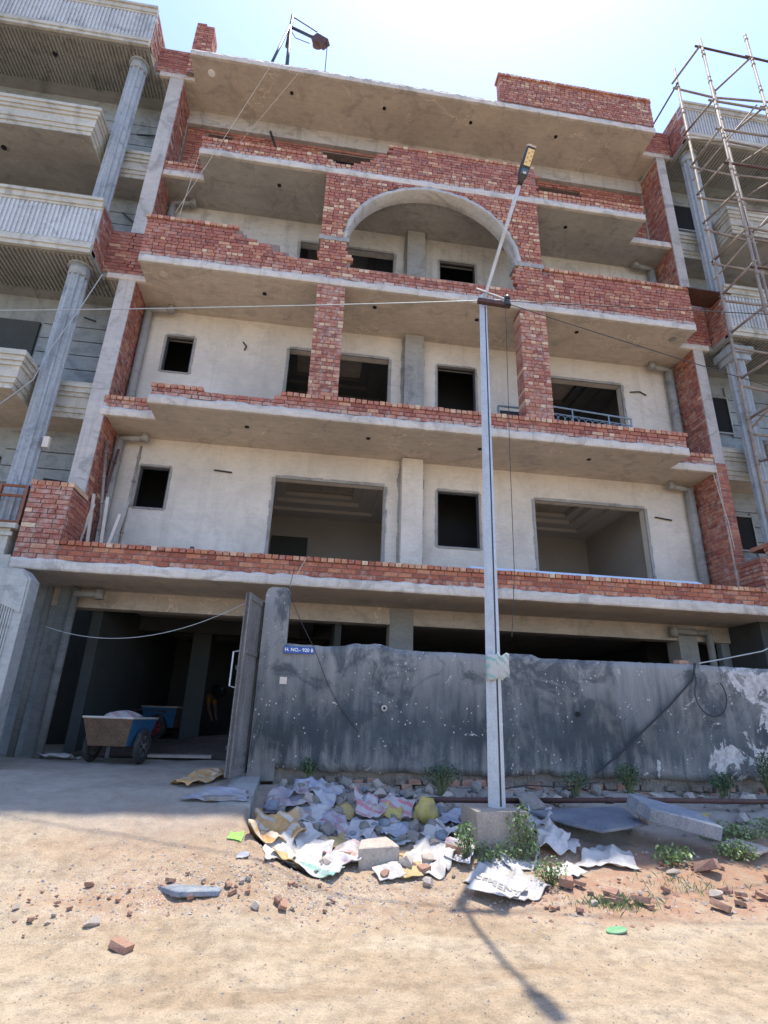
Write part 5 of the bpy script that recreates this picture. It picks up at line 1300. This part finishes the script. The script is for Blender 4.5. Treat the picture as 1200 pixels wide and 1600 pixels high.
slabpiece('stone_block', [(3.92, 7.02), (4.72, 6.90), (4.74, 6.46), (3.96, 6.60)], .60, .15, 'stone_blue', 'thick grey stone block slab tipped over the dark stone sheet', (R(14), R(10)))
slabpiece('square_stone', [(.66, 6.28), (.72, 6.58), (1.0, 6.66), (1.08, 6.30)], ground_z(.85, 6.4)-.02, .19, 'stone_light', 'pale square stone block between the white sacks', (R(4), R(-3)), 'stone')
slabpiece('flat_stone', [(-1.05, 7.15), (-.7, 7.2), (-.62, 7.05), (-.95, 7.0)], ground_z(-.8, 7.1)+.01, .04, 'stone', 'small flat dusty stone at the driveway corner', (0, 0), 'stone')
slabpiece('pale_tile_piece', [(4.9, 6.75), (5.2, 6.9), (5.4, 6.6), (5.1, 6.45)], ground_z(5.1, 6.7)+.03, .04, 'stone_light', 'pale broken slab piece among the pale weeds', (R(10), 0), 'stone slab')
# long rusty pipe along the wall foot
q = MB(); q.tube([(1.55, 7.52, .70), (2.9, 7.6, .70), (2.9, 7.6, .70), (4.4, 7.62, .73), (6.2, 7.66, .735), (9.5, 7.7, .74)], .032, 10); q.tube([(4.0, 7.62, .722), (4.1, 7.62, .724)], .042, 10)
tag(q.build('water_pipe', 'steel_rust'), 'long rusty water pipe lying along the foot of the painted wall', 'pipe')
wire('ground_hose', [(4.2, 8.1, .9), (3.6, 7.9, .84), (3.0, 7.8, .86), (2.5, 7.7, .80)], .012, 'cable', 'thin black hose on the rubble behind the rusty pipe')
# individual stones
def hull_mesh(seed):
    r = random.Random(seed); bm = bmesh.new(); fl = r.uniform(.28, .5)
    for i in range(22):
        d_ = Vector((r.gauss(0, 1), r.gauss(0, 1), r.gauss(0, 1))).normalized()
        bm.verts.new((d_.x*.5*r.uniform(.75, 1.1), d_.y*.38*r.uniform(.75, 1.1), d_.z*fl*r.uniform(.7, 1)))
    g_ = bmesh.ops.convex_hull(bm, input=bm.verts)
    bmesh.ops.delete(bm, geom=[v for v in bm.verts if not v.link_faces], context='VERTS')
    me = bpy.data.meshes.new('rubble'); bm.to_mesh(me); bm.free(); return me
ROCK = {}
for mt in ('stone', 'stone_light', 'brickbat', 'stone_blue'):
    ROCK[mt] = []
    for k in range(5):
        me = hull_mesh(k*7+{'stone': 1, 'stone_light': 2, 'brickbat': 3, 'stone_blue': 4}[mt]); me.materials.append(M[mt]); ROCK[mt].append(me)
def chunk_mesh(k):
    r = random.Random(k); q = MB(); q.box((-.5, -.26, -.17), (.5*r.uniform(.3, .9), .26, .17), jit=0)
    q.v = [(x+r.uniform(-.07, .07), y+r.uniform(-.05, .05), z+r.uniform(-.03, .03)) for x, y, z in q.v]
    me = bpy.data.meshes.new('broken_brick'); me.from_pydata(q.v, [], q.f); me.materials.append(M['brickbat']); return me
CH = [chunk_mesh(k) for k in range(6)]
def rock(name, me, x, y, s, lab, cat, group=None, sink=.3, dz=0):
    o = bpy.data.objects.new(name, me); COL.objects.link(o)
    o.location = gz3(x, y, s*.25-sink*s*.3+dz); o.rotation_euler = (RND.uniform(-.35, .35), RND.uniform(-.35, .35), RND.uniform(0, 6.3)); o.scale = (s*RND.uniform(.85, 1.2), s*RND.uniform(.85, 1.15), s*RND.uniform(.8, 1.1))
    return tag(o, lab, cat, group)
rock('stone', ROCK['stone_light'][1], -1.40, 5.12, .13, 'single pale rounded stone lying on the open soil', 'stone')
rock('brick_piece', CH[2], -1.11, 4.84, .15, 'lone half brick nearest the camera on the open soil', 'brick')
rock('brick_piece', CH[1], 2.66, 5.98, .24, 'large red brick chunk in front of the white sack with blue letters', 'brick')
rock('brick_piece', CH[3], 3.0, 5.75, .2, 'rounded red brick chunk above the grass tuft', 'brick')
rock('brick_piece', CH[4], 4.28, 6.25, .26, 'red brick chunk in front of the thick grey stone block', 'brick')
rock('brick_piece', CH[5], 5.05, 5.95, .25, 'reddish brick chunk at the edge of the pale weeds', 'brick')
rock('stone', ROCK['stone_light'][2], 4.05, 5.75, .16, 'whitish broken stone standing at the edge of the soil', 'stone')
rock('stone', ROCK['stone_light'][3], 1.30, 5.98, .14, 'small brown upright stone beneath the pink printed sack', 'stone')
rock('stone', ROCK['stone'][1], 2.98, 7.55, .42, 'big rough grey lump of mortar resting by the rusty pipe', 'stone')
rock('stone', ROCK['stone'][2], -1.2, 11.4, .4, 'pale boulder on the garage floor', 'stone')
cap = MB(); cap.tube([(0, 0, 0), (0, 0, .012)], .09, 16); o = cap.build('green_disc', 's_teal'); o.location = gz3(2.70, 5.16, .012); o.rotation_euler = (.15, -.1, 0); o.scale = (1, .55, 1); tag(o, 'crushed green plastic lid lying alone on the open soil', 'lid')
M['s_teal2'] = sack_mat('green_plastic_lid', (.05, .42, .16)); o.data.materials.clear(); o.data.materials.append(M['s_teal2'])
R2 = random.Random(21)
def wh(x, y):
    if x < -1.1: return ''
    if y > 7.75: return ', right against the painted wall'
    a = ((-.2, 'by the driveway corner'), (.5, 'by the purple striped sack'), (1.1, 'by the square stone'), (1.9, 'by the folded white sack'), (2.6, 'by the lamp block'), (3.4, 'by the lettered sack'), (4.2, 'by the dark stone sheet'), (5, 'by the thick stone slab'))
    for b, c in a:
        if x < b: return ', '+c
    return ', by the pale weeds'
def scatter(n, fn, mats, lab, cat, name, group, smin, smax, chunk=.0):
    k = 0
    while k < n:
        x, y = fn()
        s = smin+(smax-smin)*R2.random()**2.2
        mt = R2.choice(mats)
        me = R2.choice(CH) if R2.random() < chunk else R2.choice(ROCK[mt])
        sz = 'tiny' if s < .07 else 'small' if s < .13 else 'middling' if s < .2 else 'large'
        cl_ = {'stone': 'grey', 'stone_light': 'pale', 'brickbat': 'brick red', 'stone_blue': 'bluish grey'}['brickbat' if me in CH else mt]
        rock(name, me, x, y, s, sz+' '+cl_+' '+lab+wh(x, y), cat, group, .3, R2.uniform(0, .02)); k += 1
U = R2.uniform
scatter(190, lambda: (U(-.35, 2.6), U(6.75, 8.2)), ['stone', 'stone', 'stone_light', 'stone_blue'], 'rubble stone in the shaded heap', 'stone', 'rubble_stone', 'rubble stones at the wall foot', .05, .27)
scatter(70, lambda: (U(2.6, 7.6), U(7.3, 8.2)), ['stone', 'stone_light'], 'dusty stone behind the rusty pipe', 'stone', 'rubble_stone', 'stones behind the rusty pipe', .07, .26)
scatter(26, lambda: (U(.2, 1.9), U(6.1, 6.8)), ['stone', 'stone_light', 'brickbat'], 'dusty stone among the sacks', 'stone', 'rubble_stone', 'stones among the sacks', .06, .22, .2)
scatter(54, lambda: (U(2.2, 5.9), 5.45+abs(R2.gauss(0, .42))), ['brickbat', 'stone_light', 'brickbat'], 'broken piece in the reddish spoil', 'brick', 'brick_piece', 'brick pieces in the reddish spoil', .05, .2, .6)
scatter(34, lambda: (R2.gauss(-.35, .45), R2.gauss(5.62, .12)), ['brickbat', 'stone_light', 'stone'], 'crumb of rubble round the bluish slab', 'stone', 'rubble_piece', 'rubble round the bluish slab', .03, .12, .4)
scatter(24, lambda: (R2.gauss(-1.75, .32), R2.gauss(5.35, .17)), ['brickbat', 'stone_light', 'brickbat'], 'crumb in the reddish patch of the driveway foot', 'stone', 'rubble_piece', 'rubble in the reddish patch', .03, .10, .4)
# gravel: nobody could count it
q = MB(); gs = MB()
def pebble(mb, x, y, s, mi):
    o = len(mb.v); z = ground_z(x, y); a = R2.uniform(0, 6.28)
    for k in range(4):
        t = a+k*math.pi/2+R2.uniform(-.4, .4); mb.v.append((x+s*math.cos(t), y+s*math.sin(t)*.8, z-.002+R2.uniform(0, .2)*s))
    mb.v.append((x+R2.uniform(-.3, .3)*s, y, z+s*R2.uniform(.5, .9)))
    for k in range(4): mb.face((o+k, o+(k+1) % 4, o+4), mi)
def pat(n, fn, s0, s1, w_):
    for _ in range(n):
        x, y = fn()
        pebble(q, x, y, s0+(s1-s0)*R2.random()**3, R2.choices((0, 1, 2, 3), w_)[0])
pat(2600, lambda: (R2.gauss(.35, 1.0), R2.gauss(5.85, .28)), .004, .022, (2, 6, 2, 0))
pat(1500, lambda: (U(-.4, 7.5), U(6.3, 8.25)), .006, .035, (5, 3, 1, 1))
pat(1500, lambda: (U(1.9, 6.5), R2.gauss(5.7, .28)), .004, .03, (1, 3, 4, 0))
pat(1100, lambda: (R2.gauss(-1.3, .75), R2.gauss(5.5, .22)), .003, .018, (2, 5, 3, 1))
pat(5200, lambda: (U(-4.5, 4.5), U(3.0, 5.7)), .002, .012, (4, 2, 2, 3))
pat(600, lambda: (U(-4.6, -.6), U(5.5, 8.5)), .002, .011, (4, 2, 1, 2))
go = q.build('gravel', ['stone', 'stone_light', 'brickbat', 'slate']); tag(go, 'loose grit and crumbs of brick and mortar scattered over the soil', 'gravel', kind='stuff')

# plants
def plant(name, blobs, n, ls, mat, lab, cat='plant', grass=False):
    cx, cy, cz = blobs[0][:3]; t = thing(name, lab, cat, (cx, cy, ground_z(cx, cy)))
    q = MB(); st_ = MB()
    for (x, y, z, rx, ry, rz) in blobs:
        for i in range(int(n/len(blobs))):
            v = Vector((R2.gauss(0, 1), R2.gauss(0, 1), R2.gauss(0, 1))).normalized()*R2.random()**.45
            p = Vector((x+v.x*rx, y+v.y*ry, z+v.z*rz)); p.z = max(p.z, ground_z(p.x, p.y)+.01)
            q.tint = max(.01, min(1, .5+.25*R2.gauss(0, 1)))
            s = ls*R2.uniform(.5, 1.25); d_ = Vector((R2.gauss(0, 1), R2.gauss(0, 1)-.4, R2.gauss(.5, .6))).normalized(); a = d_.orthogonal().normalized(); a.rotate(Matrix.Rotation(R2.uniform(0, 6.28), 3, d_)); b = d_.cross(a)
            o = len(q.v)
            q.v += [tuple(p-a*s), tuple(p-a*s*.1+b*s*.55), tuple(p+a*s-d_*s*.25), tuple(p-a*s*.1-b*s*.55)]
            q.face((o, o+1, o+2), 0); q.face((o, o+2, o+3), 0)
            if i % 9 == 0: st_.tube([(x+v.x*rx*.2, y+v.y*ry*.2, ground_z(x, y)), tuple(p.lerp(Vector((x, y, ground_z(x, y))), .4)+Vector((0, 0, .03))), tuple(p)], .004, 3)
    q.build('foliage', mat, t); st_.build('stem', 'stem', t)
    return t
GZ = ground_z
plant('creeper', [(2.38, 6.38, .62, .16, .07, .2), (2.28, 6.36, .38, .2, .09, .15), (2.50, 6.42, .45, .1, .1, .2), (2.0, 6.36, .36, .18, .1, .1)], 480, .026, 'leaf', 'leafy green creeper climbing the front of the concrete lamp block', 'creeper')
plant('weed', [(1.78, 6.38, .50, .12, .1, .17)], 190, .024, 'leaf_pale', 'pale leafy weed left of the concrete lamp block', 'weed')
plant('weed', [(2.50, 5.98, .30, .19, .14, .13)], 300, .018, 'leaf_pale', 'bushy pale weed in front of the crumpled pale sack', 'weed')
plant('weed', [(4.62, 8.08, 1.0, .2, .1, .16)], 420, .021, 'leaf_dark', 'dark green weed growing at the wall foot under the slanting black cable', 'weed')
plant('weed', [(6.0, 8.0, .95, .22, .12, .13)], 420, .021, 'leaf_dark', 'dark green weed at the wall foot behind the grey stone block', 'weed')
plant('weed', [(6.75, 8.05, 1.12, .16, .12, .26)], 420, .021, 'leaf_dark', 'tall dark weed at the wall foot at the far end of the rusty pipe', 'weed')
plant('weed', [(1.9, 7.95, .95, .28, .1, .14)], 380, .02, 'leaf_dark', 'dark low weed at the wall foot just behind the lamp post', 'weed')
plant('weed', [(3.75, 7.95, .92, .25, .1, .13)], 260, .02, 'leaf_dark', 'sparse dark weed at the wall foot behind the dark stone sheet', 'weed')
plant('weed', [(.15, 8.15, 1.0, .12, .05, .1)], 120, .026, 'leaf_dark', 'little dark weed at the wall foot above the purple sack', 'weed')
plant('weed_patch', [(5.35, 6.9, .5, .5, .35, .12), (5.9, 6.9, .55, .4, .35, .12), (4.9, 6.5, .38, .25, .2, .1), (6.3, 7.1, .6, .4, .3, .12)], 1500, .021, 'leaf_pale', 'spreading pale weed patch past the grey stone block', 'weed patch')
plant('weed', [(4.05, 6.38, .36, .26, .12, .1)], 160, .032, 'leaf', 'green leaves growing from under the thick grey stone block', 'weed')
# grass tufts
def grass(name, x, y, rx, ry, n, h, lab, mat='leaf_pale'):
    q = MB(); n = int(n*.9)
    for i in range(n):
        px, py = x+R2.gauss(0, rx), y+R2.gauss(0, ry); z = GZ(px, py); a = R2.uniform(0, 6.28); hh = h*R2.uniform(.4, 1.1); lx, ly = R2.gauss(0, .6)*hh, R2.gauss(0, .6)*hh; w_ = .003
        q.tint = R2.uniform(.2, .9); o = len(q.v)
        q.v += [(px-w_*math.cos(a), py-w_*math.sin(a), z-.01), (px+w_*math.cos(a), py+w_*math.sin(a), z-.01), (px+lx*.4+w_*.7, py+ly*.4, z+hh*.6), (px+lx, py+ly, z+hh)]
        q.face((o, o+1, o+2)); q.face((o, o+2, o+3))
    tag(q.build(name, mat), lab, 'grass')
grass('grass_tuft', 2.98, 5.60,   .17, .07, 420, .065, 'low dry green grass tuft at the edge of the street soil')
grass('grass_tuft', 5.0, 7.0, .1, .05, 60, .2, 'single taller grass tuft behind the pale weed patch', 'leaf')
grass('grass_tuft', 3.9, 5.95, .25, .1, 160, .06, 'sparse grass among brick pieces in front of the grey stone block')
